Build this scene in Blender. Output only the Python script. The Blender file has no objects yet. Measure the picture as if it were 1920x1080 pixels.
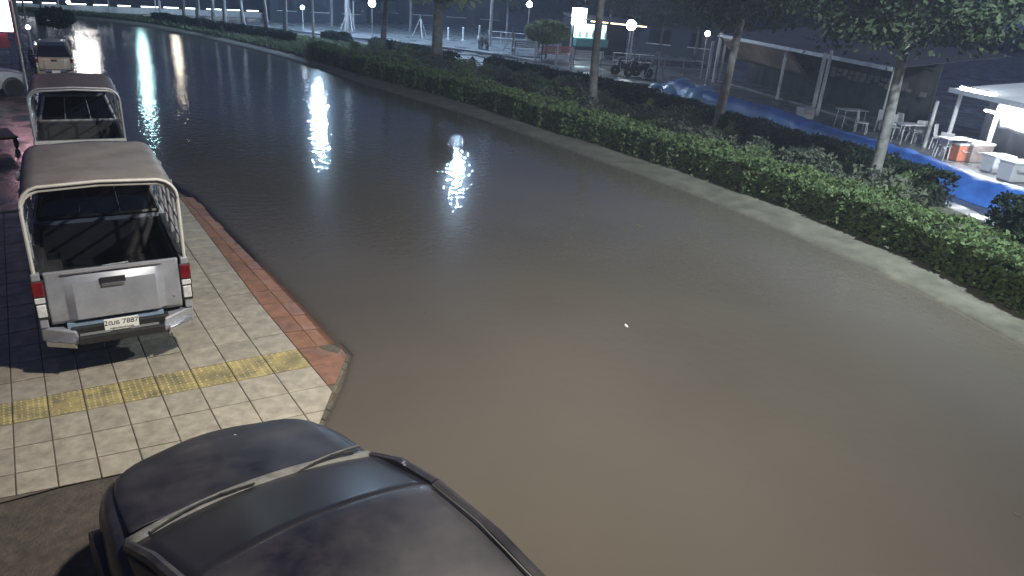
import bpy, bmesh, math, random
import numpy as np
from mathutils import Vector, Matrix

random.seed(7); rng = np.random.default_rng(7)
SC = bpy.context.scene
COL = SC.collection

# ------------------------------------------------------------------ camera
CAM_C = np.array([0.87132282, -7.94494388, 4.59097391])
CAM_R = np.array([0.83031431, -0.55303777, 0.06875593])
CAM_U = np.array([0.16355606, 0.35976194, 0.91859717])
CAM_F = np.array([0.53275469, 0.75147892, -0.38916817])
FPX = 1339.689
cd = bpy.data.cameras.new('camera')
cd.sensor_width = 36.0; cd.lens = FPX / 1920 * 36.0
cd.clip_start = 0.05; cd.clip_end = 2000
cam = bpy.data.objects.new('camera', cd); COL.objects.link(cam)
cam.matrix_world = Matrix(((CAM_R[0], CAM_U[0], -CAM_F[0], CAM_C[0]),
                           (CAM_R[1], CAM_U[1], -CAM_F[1], CAM_C[1]),
                           (CAM_R[2], CAM_U[2], -CAM_F[2], CAM_C[2]), (0, 0, 0, 1)))
SC.camera = cam

# ------------------------------------------------------------------ world: night sky
w = bpy.data.worlds.new('World'); SC.world = w; w.use_nodes = True
nt = w.node_tree; nt.nodes.clear()
sky = nt.nodes.new('ShaderNodeTexSky'); sky.sky_type = 'NISHITA'; sky.sun_disc = False
sky.sun_elevation = math.radians(-5.0); sky.sun_rotation = math.radians(200)
sky.dust_density = 3.0; sky.ozone_density = 3.0
bg = nt.nodes.new('ShaderNodeBackground'); bg.inputs['Strength'].default_value = 0.15
tint = nt.nodes.new('ShaderNodeMix'); tint.data_type = 'RGBA'; tint.inputs[0].default_value = 0.5
# overcast town sky: the clear-sky blue mixed with an even cloud tone
tint.inputs[7].default_value = (0.50, 0.66, 1.50, 1)
out = nt.nodes.new('ShaderNodeOutputWorld')
nt.links.new(sky.outputs[0], tint.inputs[6]); nt.links.new(tint.outputs[2], bg.inputs[0]); nt.links.new(bg.outputs[0], out.inputs[0])

# ------------------------------------------------------------------ exposure
SC.view_settings.view_transform = 'Standard'; SC.view_settings.look = 'None'
SC.view_settings.exposure = 0.0; SC.view_settings.gamma = 1.0; SC.view_settings.use_curve_mapping = False
SC.render.engine = 'CYCLES'
SC.cycles.use_denoising = True
try: SC.cycles.denoiser = 'OPENIMAGEDENOISE'
except Exception: pass
SC.cycles.max_bounces = 4; SC.cycles.transparent_max_bounces = 12
SC.cycles.sample_clamp_indirect = 6.0; SC.cycles.caustics_reflective = False; SC.cycles.caustics_refractive = False

# main lamp of the street: the LED head on the pole the CCTV camera hangs on
KEY_POS = (4.4, -4.4, 7.2); KEY_W = 1330.0; KEY_COL = (1.0, 0.92, 0.78)

# ------------------------------------------------------------------ pixel helpers (photo pixel -> point in the place)
def U(x, y, z=0.0):
    d = (x - 960) / FPX * CAM_R - (y - 540) / FPX * CAM_U + CAM_F
    return CAM_C + d * ((z - CAM_C[2]) / d[2])
def atY(x, y, Y):
    d = (x - 960) / FPX * CAM_R - (y - 540) / FPX * CAM_U + CAM_F
    return CAM_C + d * ((Y - CAM_C[1]) / d[1])

# ------------------------------------------------------------------ materials
def nodes_of(m): return m.node_tree.nodes, m.node_tree.links
def mat(name, col, rough=0.6, metal=0.0, var=0.15, scale=6.0, bump=0.0, bscale=40.0, spec=0.5, coat=0.0, col2=None, rand=0.0, obj=True, rvar=0.0):
    m = bpy.data.materials.new(name); m.use_nodes = True
    N, L = nodes_of(m); b = N['Principled BSDF']
    b.inputs['Roughness'].default_value = rough; b.inputs['Metallic'].default_value = metal
    b.inputs['Specular IOR Level'].default_value = spec; b.inputs['Coat Weight'].default_value = coat
    tc = N.new('ShaderNodeTexCoord')
    co = tc.outputs['Object'] if obj else tc.outputs['Generated']
    n = N.new('ShaderNodeTexNoise'); n.inputs['Scale'].default_value = scale; n.inputs['Detail'].default_value = 6; n.inputs['Roughness'].default_value = 0.65
    L.new(co, n.inputs['Vector'])
    r = N.new('ShaderNodeValToRGB'); L.new(n.outputs['Fac'], r.inputs['Fac'])
    c2 = col2 if col2 else tuple(min(1, c * (1 + var)) for c in col)
    c1 = col if col2 else tuple(c * (1 - var) for c in col)
    r.color_ramp.elements[0].position = 0.35; r.color_ramp.elements[1].position = 0.68
    r.color_ramp.elements[0].color = (*c1, 1); r.color_ramp.elements[1].color = (*c2, 1)
    src = r.outputs['Color']
    if rand:
        oi = N.new('ShaderNodeObjectInfo'); hs = N.new('ShaderNodeHueSaturation')
        mr = N.new('ShaderNodeMapRange'); mr.inputs['To Min'].default_value = 1 - rand; mr.inputs['To Max'].default_value = 1 + rand
        L.new(oi.outputs['Random'], mr.inputs['Value']); L.new(mr.outputs[0], hs.inputs['Value']); L.new(src, hs.inputs['Color']); src = hs.outputs['Color']
    L.new(src, b.inputs['Base Color'])
    if rvar:
        mr = N.new('ShaderNodeMapRange'); mr.inputs['From Min'].default_value = 0.35; mr.inputs['From Max'].default_value = 0.65
        mr.inputs['To Min'].default_value = max(0.03, rough - rvar); mr.inputs['To Max'].default_value = min(1, rough + rvar)
        n3 = N.new('ShaderNodeTexNoise'); n3.inputs['Scale'].default_value = scale * 0.45; n3.inputs['Detail'].default_value = 4; L.new(co, n3.inputs['Vector'])
        L.new(n3.outputs['Fac'], mr.inputs['Value']); L.new(mr.outputs[0], b.inputs['Roughness'])
    if bump:
        n2 = N.new('ShaderNodeTexNoise'); n2.inputs['Scale'].default_value = bscale; n2.inputs['Detail'].default_value = 5; L.new(co, n2.inputs['Vector'])
        bp = N.new('ShaderNodeBump'); bp.inputs['Strength'].default_value = bump; bp.inputs['Distance'].default_value = 0.02
        L.new(n2.outputs['Fac'], bp.inputs['Height']); L.new(bp.outputs[0], b.inputs['Normal'])
    return m
def emis(name, col, strength):
    m = bpy.data.materials.new(name); m.use_nodes = True
    N, L = nodes_of(m); b = N['Principled BSDF']
    b.inputs['Base Color'].default_value = (*col, 1); b.inputs['Emission Color'].default_value = (*col, 1); b.inputs['Emission Strength'].default_value = strength
    return m
def glass(name, col=(0.01, 0.012, 0.016), rough=0.05, dust=0.0):
    m = mat(name, col, rough=rough, spec=0.6, var=0.3, scale=3.0, rvar=0.03)
    return m
def leafmat(name, c1, c2, rough=0.75, trans=0.30):
    m = bpy.data.materials.new(name); m.use_nodes = True
    N, L = nodes_of(m); b = N['Principled BSDF']; b.inputs['Roughness'].default_value = rough; b.inputs['Specular IOR Level'].default_value = 0.18
    a = N.new('ShaderNodeAttribute'); a.attribute_name = 'shade'
    r = N.new('ShaderNodeValToRGB'); r.color_ramp.elements[0].color = (*c1, 1); r.color_ramp.elements[1].color = (*c2, 1)
    L.new(a.outputs['Fac'], r.inputs['Fac']); L.new(r.outputs['Color'], b.inputs['Base Color'])
    t = N.new('ShaderNodeBsdfTranslucent'); L.new(r.outputs['Color'], t.inputs['Color'])
    mx = N.new('ShaderNodeMixShader'); mx.inputs[0].default_value = trans
    L.new(b.outputs[0], mx.inputs[1]); L.new(t.outputs[0], mx.inputs[2]); L.new(mx.outputs[0], N['Material Output'].inputs['Surface'])
    return m

M = {}
M['tile'] = mat('paving_tile', (0.285, 0.256, 0.208), rough=0.62, var=0.24, scale=7, bump=0.12, bscale=60, rand=0.10, obj=True, rvar=0.2)
M['grout'] = mat('grout', (0.085, 0.072, 0.055), rough=0.9, var=0.3, scale=20, bump=0.3, bscale=80)
M['tactile'] = mat('tactile_tile', (0.13, 0.115, 0.075), rough=0.7, scale=4, col2=(0.38, 0.31, 0.125), rand=0.12, bump=0.15, bscale=60)
M['dome'] = mat('tactile_dome', (0.24, 0.21, 0.12), rough=0.65, scale=4, col2=(0.48, 0.41, 0.19))
M['orange'] = mat('orange_tile', (0.20, 0.098, 0.060), rough=0.6, var=0.25, scale=6, rand=0.12, bump=0.15, bscale=50, rvar=0.2)
M['wetpave'] = mat('wet_paving_stone', (0.085, 0.07, 0.06), rough=0.26, var=0.35, scale=2.2, bump=0.25, bscale=12, rvar=0.18)
M['dirt'] = mat('driveway_asphalt', (0.036, 0.031, 0.026), rough=0.85, scale=9, col2=(0.075, 0.062, 0.048), bump=0.6, bscale=35, rvar=0.1)
M['kerbc'] = mat('kerb_concrete', (0.085, 0.080, 0.060), rough=0.9, var=0.35, scale=1.6, bump=0.5, bscale=14)
M['soil'] = mat('bed_soil', (0.055, 0.058, 0.040), rough=0.95, var=0.4, scale=3, bump=0.6, bscale=14)
M['asphalt'] = mat('wet_asphalt', (0.05, 0.052, 0.056), rough=0.35, var=0.3, scale=2, bump=0.2, bscale=30, rvar=0.18)
M['prom'] = mat('promenade_concrete', (0.10, 0.108, 0.115), rough=0.45, var=0.35, scale=1.3, bump=0.2, bscale=20, rvar=0.25)
M['silver'] = mat('silver_paint', (0.36, 0.375, 0.42), rough=0.36, metal=0.45, var=0.13, scale=4, coat=0.3, rvar=0.12)
M['darkpaint'] = mat('dark_grey_paint', (0.05, 0.052, 0.06), rough=0.35, metal=0.2, var=0.2, scale=5, coat=0.4)
M['tan'] = mat('tan_paint', (0.40, 0.37, 0.28), rough=0.4, metal=0.1, var=0.12, scale=4, coat=0.3)
M['white_car'] = mat('light_grey_paint', (0.42, 0.43, 0.46), rough=0.35, var=0.1, scale=4, coat=0.4)
M['canopy1'] = mat('grey_brown_canopy', (0.185, 0.165, 0.15), rough=0.55, var=0.22, scale=2.5, bump=0.25, bscale=7, rvar=0.15)
M['canopy2'] = mat('red_brown_canopy', (0.13, 0.085, 0.075), rough=0.55, var=0.2, scale=2.5, bump=0.2, bscale=8)
M['steel'] = mat('cage_steel', (0.42, 0.42, 0.44), rough=0.4, metal=0.6, var=0.15, scale=10)
M['cream'] = mat('cream_trim', (0.44, 0.43, 0.40), rough=0.5, var=0.1, scale=8)
M['black'] = mat('black_plastic', (0.018, 0.018, 0.02), rough=0.5, var=0.3, scale=12)
M['liner'] = mat('bed_liner', (0.03, 0.03, 0.034), rough=0.6, var=0.35, scale=5)
M['bedbrown'] = mat('brown_bed_mat', (0.11, 0.095, 0.075), rough=0.8, var=0.3, scale=6)
M['rubber'] = mat('tyre_rubber', (0.02, 0.02, 0.02), rough=0.85, var=0.2, scale=10)
M['alloy'] = mat('alloy_rim', (0.45, 0.45, 0.47), rough=0.35, metal=0.9, var=0.1)
M['chrome'] = mat('chrome', (0.62, 0.62, 0.64), rough=0.18, metal=0.9, var=0.05)
M['glass'] = glass('dark_glass')
M['redlens'] = mat('red_lens', (0.15, 0.008, 0.014), rough=0.15, var=0.3, scale=14, coat=0.6)
M['clearlens'] = mat('clear_lens', (0.55, 0.55, 0.56), rough=0.12, var=0.2, scale=18, coat=0.6)
M['plate'] = mat('plate_white', (0.72, 0.72, 0.66), rough=0.4, var=0.04)
M['plateblue'] = mat('blue_strip', (0.20, 0.28, 0.38), rough=0.4, var=0.2, scale=8)
M['ink'] = mat('ink', (0.02, 0.02, 0.05), rough=0.5, var=0.05)
M['badge'] = mat('badge_grey', (0.30, 0.30, 0.31), rough=0.4, metal=0.3, var=0.05)
M['navy'] = mat('dusty_navy_paint', (0.006, 0.006, 0.011), rough=0.40, metal=0.0, scale=1.7, col2=(0.034, 0.032, 0.036), coat=0.06, rvar=0.14, spec=0.28)
M['dust'] = mat('dusty_cowl', (0.105, 0.103, 0.10), rough=0.7, var=0.35, scale=12, bump=0.2)
M['windscreen'] = mat('windscreen_glass', (0.010, 0.010, 0.014), rough=0.32, spec=0.22, var=0.3, scale=2)
M['bark'] = mat('bark', (0.12, 0.115, 0.11), rough=0.9, var=0.45, scale=4, bump=0.9, bscale=18)
M['concrete_pole'] = mat('pole_concrete', (0.36, 0.36, 0.35), rough=0.7, var=0.15, scale=3)
M['white_post'] = mat('white_paint', (0.50, 0.50, 0.50), rough=0.5, var=0.12, scale=6)
M['white_plastic'] = mat('white_plastic', (0.42, 0.42, 0.43), rough=0.4, var=0.06)
M['red_wood'] = mat('red_wood', (0.33, 0.11, 0.065), rough=0.5, var=0.25, scale=8)
M['grey_wood'] = mat('grey_wood', (0.34, 0.35, 0.36), rough=0.6, var=0.25, scale=8)
M['tarp'] = mat('blue_tarpaulin', (0.016, 0.060, 0.24), rough=0.5, var=0.25, scale=1.2, bump=1.0, bscale=5, col2=(0.040, 0.125, 0.40))
M['roofdark'] = mat('roof_sheet', (0.06, 0.06, 0.07), rough=0.5, var=0.25, scale=2)
M['gutter'] = mat('gutter', (0.42, 0.43, 0.45), rough=0.5, var=0.2, scale=3)
M['brown_canvas'] = mat('brown_canvas', (0.30, 0.20, 0.13), rough=0.8, var=0.2, scale=2, bump=0.3, bscale=4)
M['curtain'] = mat('dark_shade_cloth', (0.045, 0.04, 0.042), rough=0.85, var=0.25, scale=2, bump=0.3, bscale=6)
M['grey_shutter'] = mat('grey_shutter', (0.23, 0.23, 0.26), rough=0.6, var=0.12, scale=2, bump=0.3, bscale=6)
M['valance'] = mat('faded_valance', (0.16, 0.13, 0.12), rough=0.8, var=0.3, scale=5)
M['white_canvas'] = mat('white_canvas', (0.78, 0.78, 0.80), rough=0.6, var=0.05)
M['wall_dark'] = mat('dark_wall', (0.014, 0.018, 0.030), rough=0.8, var=0.3, scale=0.6)
M['teal'] = mat('teal_panel', (0.12, 0.42, 0.42), rough=0.4, var=0.15)
M['red_sign'] = mat('red_panel', (0.16, 0.02, 0.035), rough=0.5, var=0.2)
M['paper'] = mat('litter_white', (0.7, 0.7, 0.68), rough=0.6, var=0.1)
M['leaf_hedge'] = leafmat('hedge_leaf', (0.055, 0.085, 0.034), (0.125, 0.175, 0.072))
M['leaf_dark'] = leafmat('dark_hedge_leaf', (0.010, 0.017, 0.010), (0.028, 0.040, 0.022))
M['leaf_shrub'] = leafmat('shrub_leaf', (0.06, 0.070, 0.050), (0.13, 0.145, 0.10))
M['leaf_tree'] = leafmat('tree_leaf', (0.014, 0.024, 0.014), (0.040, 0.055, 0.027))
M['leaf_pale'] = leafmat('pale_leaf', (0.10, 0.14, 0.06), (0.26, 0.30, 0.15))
M['leaf_grass'] = leafmat('grass_blade', (0.07, 0.095, 0.05), (0.15, 0.185, 0.10))
M['core'] = mat('hedge_inside_shade', (0.012, 0.018, 0.008), rough=0.95, var=0.4, scale=4, bump=0.8, bscale=10)
M['lampbody'] = mat('lamp_housing', (0.25, 0.26, 0.28), rough=0.5, metal=0.3, var=0.1)

def water_mat():
    m = bpy.data.materials.new('flood_water'); m.use_nodes = True
    N, L = nodes_of(m); b = N['Principled BSDF']
    tc = N.new('ShaderNodeTexCoord')
    n = N.new('ShaderNodeTexNoise'); n.inputs['Scale'].default_value = 0.22; n.inputs['Detail'].default_value = 4; L.new(tc.outputs['Object'], n.inputs['Vector'])
    r = N.new('ShaderNodeValToRGB'); L.new(n.outputs['Fac'], r.inputs['Fac'])
    r.color_ramp.elements[0].position = 0.3; r.color_ramp.elements[1].position = 0.7
    r.color_ramp.elements[0].color = (0.070, 0.061, 0.050, 1); r.color_ramp.elements[1].color = (0.086, 0.076, 0.063, 1)
    L.new(r.outputs['Color'], b.inputs['Base Color'])
    b.inputs['Roughness'].default_value = 0.02; b.inputs['IOR'].default_value = 1.33
    b.inputs['Coat Weight'].default_value = 0.16; b.inputs['Coat Roughness'].default_value = 0.20; b.inputs['Coat IOR'].default_value = 1.33
    # ripples: small wind chop over a slow swell
    a1 = N.new('ShaderNodeTexNoise'); a1.inputs['Scale'].default_value = 5.0; a1.inputs['Detail'].default_value = 2.5; L.new(tc.outputs['Object'], a1.inputs['Vector'])
    a2 = N.new('ShaderNodeTexNoise'); a2.inputs['Scale'].default_value = 0.55; a2.inputs['Detail'].default_value = 1.0; L.new(tc.outputs['Object'], a2.inputs['Vector'])
    b1 = N.new('ShaderNodeBump'); b1.inputs['Strength'].default_value = 1.0; b1.inputs['Distance'].default_value = 0.011
    b2 = N.new('ShaderNodeBump'); b2.inputs['Strength'].default_value = 1.0; b2.inputs['Distance'].default_value = 0.009
    L.new(a2.outputs['Fac'], b2.inputs['Height']); L.new(a1.outputs['Fac'], b1.inputs['Height']); L.new(b2.outputs[0], b1.inputs['Normal']); L.new(b1.outputs[0], b.inputs['Normal'])
    # muddy water hides the bottom as it gets deeper; at the brim one looks through to the tiles
    at = N.new('ShaderNodeAttribute'); at.attribute_name = 'depth'
    tr = N.new('ShaderNodeBsdfTransparent'); gl = N.new('ShaderNodeBsdfGlossy'); gl.inputs['Roughness'].default_value = 0.05
    fr = N.new('ShaderNodeFresnel'); fr.inputs['IOR'].default_value = 1.33
    thin = N.new('ShaderNodeMixShader'); L.new(fr.outputs[0], thin.inputs[0]); L.new(tr.outputs[0], thin.inputs[1]); L.new(gl.outputs[0], thin.inputs[2])
    L.new(b1.outputs[0], gl.inputs['Normal'])
    mx = N.new('ShaderNodeMixShader'); L.new(at.outputs['Fac'], mx.inputs[0]); L.new(thin.outputs[0], mx.inputs[1]); L.new(b.outputs[0], mx.inputs[2])
    L.new(mx.outputs[0], N['Material Output'].inputs['Surface'])
    return m
M['water'] = water_mat()

# ------------------------------------------------------------------ mesh helpers
def tag(o, label=None, cat=None, group=None, kind=None):
    if label: o['label'] = label
    if cat: o['category'] = cat
    if group: o['group'] = group
    if kind: o['kind'] = kind
    elif label: o['kind'] = 'thing'
    return o
def empty(name, loc=(0, 0, 0), rz=0.0, scale=1.0):
    o = bpy.data.objects.new(name, None); COL.objects.link(o); o.location = loc; o.rotation_euler = (0, 0, rz); o.scale = (scale,) * 3
    o.empty_display_size = 0.2
    return o
def link(name, me, parent=None, loc=None, rot=None):
    o = bpy.data.objects.new(name, me); COL.objects.link(o)
    if parent: o.parent = parent
    if loc is not None: o.location = loc
    if rot is not None: o.rotation_euler = rot
    return o
def copy_tree(o, parent=None):
    c = o.copy(); COL.objects.link(c); c.parent = parent
    for ch in list(o.children): copy_tree(ch, c)
    return c
class MB:
    def __init__(s): s.v = []; s.f = []
    def add(s, vs, fs):
        k = len(s.v); s.v += [tuple(map(float, p)) for p in vs]; s.f += [tuple(i + k for i in f) for f in fs]; return s
    def box(s, c, d, rz=0.0, rx=0.0, ry=0.0, taper=1.0):
        R = Matrix.Rotation(rz, 3, 'Z') @ Matrix.Rotation(ry, 3, 'Y') @ Matrix.Rotation(rx, 3, 'X'); c = Vector(c)
        vs = []
        for z in (-.5, .5):
            t = taper if z > 0 else 1
            for x, y in ((-.5, -.5), (.5, -.5), (.5, .5), (-.5, .5)):
                vs.append(c + R @ Vector((x * d[0] * t, y * d[1] * t, z * d[2])))
        return s.add(vs, [(0, 3, 2, 1), (4, 5, 6, 7), (0, 1, 5, 4), (1, 2, 6, 5), (2, 3, 7, 6), (3, 0, 4, 7)])
    def hexa(s, a, b):   # two quads
        return s.add(list(a) + list(b), [(0, 3, 2, 1), (4, 5, 6, 7), (0, 1, 5, 4), (1, 2, 6, 5), (2, 3, 7, 6), (3, 0, 4, 7)])
    def tube(s, pts, r, n=8, cap=True):
        pts = [Vector(p) for p in pts]; rs = r if isinstance(r, (list, tuple)) else [r] * len(pts)
        vs = []; up = None
        for i, p in enumerate(pts):
            t = (pts[min(i + 1, len(pts) - 1)] - pts[max(i - 1, 0)]).normalized()
            if up is None or abs(t.dot(up)) > 0.98: up = Vector((0, 0, 1)) if abs(t.z) < 0.9 else Vector((1, 0, 0))
            a = t.cross(up).normalized(); b = a.cross(t); up = b
            for k in range(n):
                q = 2 * math.pi * k / n; vs.append(p + (a * math.cos(q) + b * math.sin(q)) * rs[i])
        fs = []
        for i in range(len(pts) - 1):
            for k in range(n): fs.append((i * n + k, i * n + (k + 1) % n, (i + 1) * n + (k + 1) % n, (i + 1) * n + k))
        if cap: fs.append(tuple(range(n))[::-1]); fs.append(tuple((len(pts) - 1) * n + k for k in range(n)))
        return s.add(vs, fs)
    def lathe(s, c, prof, n=16, axis='Z'):
        vs = []; c = Vector(c)
        for r, h in prof:
            for k in range(n):
                q = 2 * math.pi * k / n; x, y = r * math.cos(q), r * math.sin(q)
                vs.append(c + (Vector((x, y, h)) if axis == 'Z' else Vector((h, x, y)) if axis == 'X' else Vector((x, h, y))))
        fs = []
        for i in range(len(prof) - 1):
            for k in range(n): fs.append((i * n + k, i * n + (k + 1) % n, (i + 1) * n + (k + 1) % n, (i + 1) * n + k))
        fs.append(tuple(range(n))[::-1]); fs.append(tuple((len(prof) - 1) * n + k for k in range(n)))
        return s.add(vs, fs)
    def loft(s, secs, closed=False, caps=False):
        n = len(secs[0]); vs = [p for q in secs for p in q]; fs = []
        for i in range(len(secs) - 1):
            for k in range(n if closed else n - 1): fs.append((i * n + k, i * n + (k + 1) % n, (i + 1) * n + (k + 1) % n, (i + 1) * n + k))
        if caps: fs.append(tuple(range(n))[::-1]); fs.append(tuple((len(secs) - 1) * n + k for k in range(n)))
        return s.add(vs, fs)
    def prism(s, poly, x0, x1):   # polygon of (y,z), extruded along x
        n = len(poly); vs = [(x0, y, z) for y, z in poly] + [(x1, y, z) for y, z in poly]
        fs = [tuple(range(n)), tuple(range(2 * n - 1, n - 1, -1))] + [(k, k + n, (k + 1) % n + n, (k + 1) % n) for k in range(n)]
        return s.add(vs, fs)
    def islands(s):
        par = list(range(len(s.v)))
        def fd(a):
            while par[a] != a: par[a] = par[par[a]]; a = par[a]
            return a
        for f in s.f:
            r = fd(f[0])
            for k in f[1:]: par[fd(k)] = r
        g = {}
        for f in s.f: g.setdefault(fd(f[0]), []).append(f)
        for fs in g.values():
            ids = sorted({i for f in fs for i in f}); mp = {a: k for k, a in enumerate(ids)}
            q = MB(); q.v = [s.v[i] for i in ids]; q.f = [tuple(mp[i] for i in f) for f in fs]; yield q
    def each(s, name, m, parent=None, **kw):
        return [q.build(name, m, parent, **kw) for q in s.islands()]
    def build(s, name, m, parent=None, smooth=False, bevel=0.0, sub=0, solid=0.0, mods=True, loc=None, rz=None, angle=40):
        me = bpy.data.meshes.new(name); me.from_pydata(s.v, [], s.f); me.materials.append(M[m] if isinstance(m, str) else m)
        bm = bmesh.new(); bm.from_mesh(me); bmesh.ops.recalc_face_normals(bm, faces=bm.faces); bm.to_mesh(me); bm.free()
        o = link(name, me, parent, loc, (0, 0, rz) if rz is not None else None)
        if smooth:
            me.polygons.foreach_set('use_smooth', [True] * len(me.polygons))
            try: me.set_sharp_from_angle(angle=math.radians(angle))
            except Exception: pass
        if solid:
            q = o.modifiers.new('s', 'SOLIDIFY'); q.thickness = solid; q.offset = -1
        if bevel:
            q = o.modifiers.new('b', 'BEVEL'); q.width = bevel; q.segments = 2; q.limit_method = 'ANGLE'; q.angle_limit = math.radians(35)
        if sub:
            q = o.modifiers.new('u', 'SUBSURF'); q.levels = sub; q.render_levels = sub
        return o
def spline(pts, n):
    """resample a polyline of (x,y) smoothly to n points"""
    p = np.array(pts, float); d = np.r_[0, np.cumsum(np.hypot(*np.diff(p, axis=0).T))]
    # smooth by averaging
    t = np.linspace(0, d[-1], n); q = np.stack([np.interp(t, d, p[:, k]) for k in range(p.shape[1])], -1)
    for _ in range(2): q[1:-1] = (q[:-2] + 2 * q[1:-1] + q[2:]) / 4
    return q
def leaf_mesh(name, P, size, m, flat=0.0, aspect=1.8, sj=0.5, up=None):
    """P: n x 3 points; one folded leaf quad at each"""
    n = len(P); a = rng.normal(size=(n, 3)); a /= np.linalg.norm(a, axis=1)[:, None]
    b = rng.normal(size=(n, 3))
    if flat: b[:, :2] *= (1 - flat); a[:, 2] *= (1 - flat); a /= np.linalg.norm(a, axis=1)[:, None]
    b -= (a * b).sum(1)[:, None] * a; b /= np.linalg.norm(b, axis=1)[:, None]
    c = np.cross(a, b)
    s = (size * (1 - sj + 2 * sj * rng.random(n)))[:, None]
    L_, W_ = a * s * 0.5 * aspect ** .5, c * s * 0.5 / aspect ** .5
    V = np.stack([P - L_, P + W_ + b * s * .08, P + L_, P - W_ + b * s * .08], 1).reshape(-1, 3)
    me = bpy.data.meshes.new(name)
    me.vertices.add(4 * n); me.vertices.foreach_set('co', V.astype(np.float32).ravel())
    me.loops.add(4 * n); me.loops.foreach_set('vertex_index', np.arange(4 * n, dtype=np.int32))
    me.polygons.add(n); me.polygons.foreach_set('loop_start', np.arange(0, 4 * n, 4, dtype=np.int32))
    me.update(calc_edges=True)
    at = me.attributes.new('shade', 'FLOAT', 'FACE'); at.data.foreach_set('value', np.clip(rng.beta(2, 2.2, n), 0, 1).astype(np.float32))
    me.materials.append(M[m]); me.validate()
    return me
def sheet(name, rows, m, attr=None, parent=None, smooth=True):
    """rows: list of lists of 3D points, equal length"""
    b = MB(); b.loft(rows); o = b.build(name, m, parent, smooth=smooth, angle=60)
    if sum(p.normal.z * p.area for p in o.data.polygons) < 0: o.data.flip_normals()
    if attr is not None:
        a = o.data.attributes.new('depth', 'FLOAT', 'POINT'); a.data.foreach_set('value', np.array(attr, np.float32).ravel())
    return o
def text(name, s, size, m, parent, loc, rot, extrude=0.002):
    c = bpy.data.curves.new(name, 'FONT'); c.body = s; c.size = size; c.extrude = extrude; c.align_x = 'CENTER'; c.align_y = 'CENTER'
    c.materials.append(M[m]); o = bpy.data.objects.new(name, c); COL.objects.link(o)
    bpy.context.view_layer.update()
    me = bpy.data.meshes.new_from_object(o.evaluated_get(bpy.context.evaluated_depsgraph_get()))
    bpy.data.objects.remove(o); me.name = name
    return link(name, me, parent, loc, rot)

# ================================================================== THE SETTING
WATER_Z = -0.022
EDGE = [(-30, -2), (-9, 1.9), (-3.2, 1.9), (-1.39, 3.06), (-0.7, 3.55), (-0.05, 3.93), (0.5, 3.93), (2, 3.92), (4.3, 3.86), (8, 3.74), (12, 3.0), (20, 2.75), (58, 2.4), (75, -4), (200, -20)]
def edge(Y): return float(np.interp(Y, [a for a, _ in EDGE], [b for _, b in EDGE]))
def hpave(X, Y):
    s = X - (edge(Y) - 0.30)
    if Y < 0.3: s = X - (edge(Y) - 0.05); return -0.25 * max(0, s) * (1 if s < .1 else 1.4)
    return -(0.10 * max(0, min(s, .30)) + 0.28 * max(0, s - .30))
MED_W = [(1920, 646), (1737, 547), (1540, 460), (1400, 400), (1222, 333), (1111, 294), (1000, 256), (916, 226), (808, 193), (701, 163), (604, 130), (520, 104), (400, 75), (290, 52), (170, 37)]
MED_H = [(1920, 600), (1737, 505), (1610, 449), (1540, 420), (1400, 369), (1222, 308), (1111, 273), (1000, 240), (916, 209), (808, 178), (701, 150), (604, 120), (520, 95), (400, 68), (290, 46), (170, 33)]
MED_B = [(1920, 470), (1758, 405), (1645, 364), (1500, 315), (1400, 285), (1250, 232), (1125, 190), (1000, 165), (900, 140), (800, 118), (700, 95), (600, 78), (500, 62), (400, 50), (290, 38), (170, 29)]
def ground_line(px): return [tuple(U(x, y)[:2]) for x, y in px]
LW = [(9.6, -14), (11.6, -8.5)] + ground_line(MED_W) + [(-4, 64), (-40, 80)]
LH = [(10.8, -13.6), (12.8, -8)] + ground_line(MED_H) + [(-4, 66.5), (-40, 82)]
LB = [(15.5, -12), (17.2, -6.5)] + ground_line(MED_B) + [(-4, 70), (-40, 86)]
NS = 150
SW, SH, SB = spline(LW, NS), spline(LH, NS), spline(LB, NS)

b = MB(); b.add([(-190, -90, -.6), (250, -90, -.6), (250, 230, -.6), (-190, 230, -.6)], [(0, 1, 2, 3)]); tag(b.build('ground', 'soil'), kind='structure')
b = MB(); b.add([(-3, -40, -.35), (30, -40, -.35), (30, 120, -.35), (-3, 120, -.35)], [(0, 1, 2, 3)]); tag(b.build('road', 'asphalt'), kind='structure')

# flood water over the carriageway
rows = []; dep = []
Ys = np.r_[np.arange(-14, -2, .5), np.arange(-2, 9, .15), np.arange(9, 64, 1.0)]
wy = np.array(LW)
for Y in Ys:
    e = edge(Y)
    k = [i for i in range(len(SW) - 1) if min(SW[i][1], SW[i + 1][1]) <= Y <= max(SW[i][1], SW[i + 1][1])]
    xr = (SW[k[0]][0] if k else 6.0) + 0.9
    xs = [e - .45 + q for q in (0, .2, .3, .36, .42, .48, .54, .6, .66, .72, .8, .9, 1.1)]
    xs += list(np.linspace(xs[-1] + .4, max(xr, xs[-1] + 2), 12))
    r = []; d = []
    for X in xs:
        r.append((X, Y, WATER_Z)); dd = WATER_Z - hpave(X, Y) if X - e < 1.2 else 1
        d.append(1 - math.exp(-max(0, dd) / 0.014) if dd < 1 else 1)
    rows.append(r); dep.append(d)
o = sheet('water', rows, 'water', dep); tag(o, kind='structure')

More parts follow.
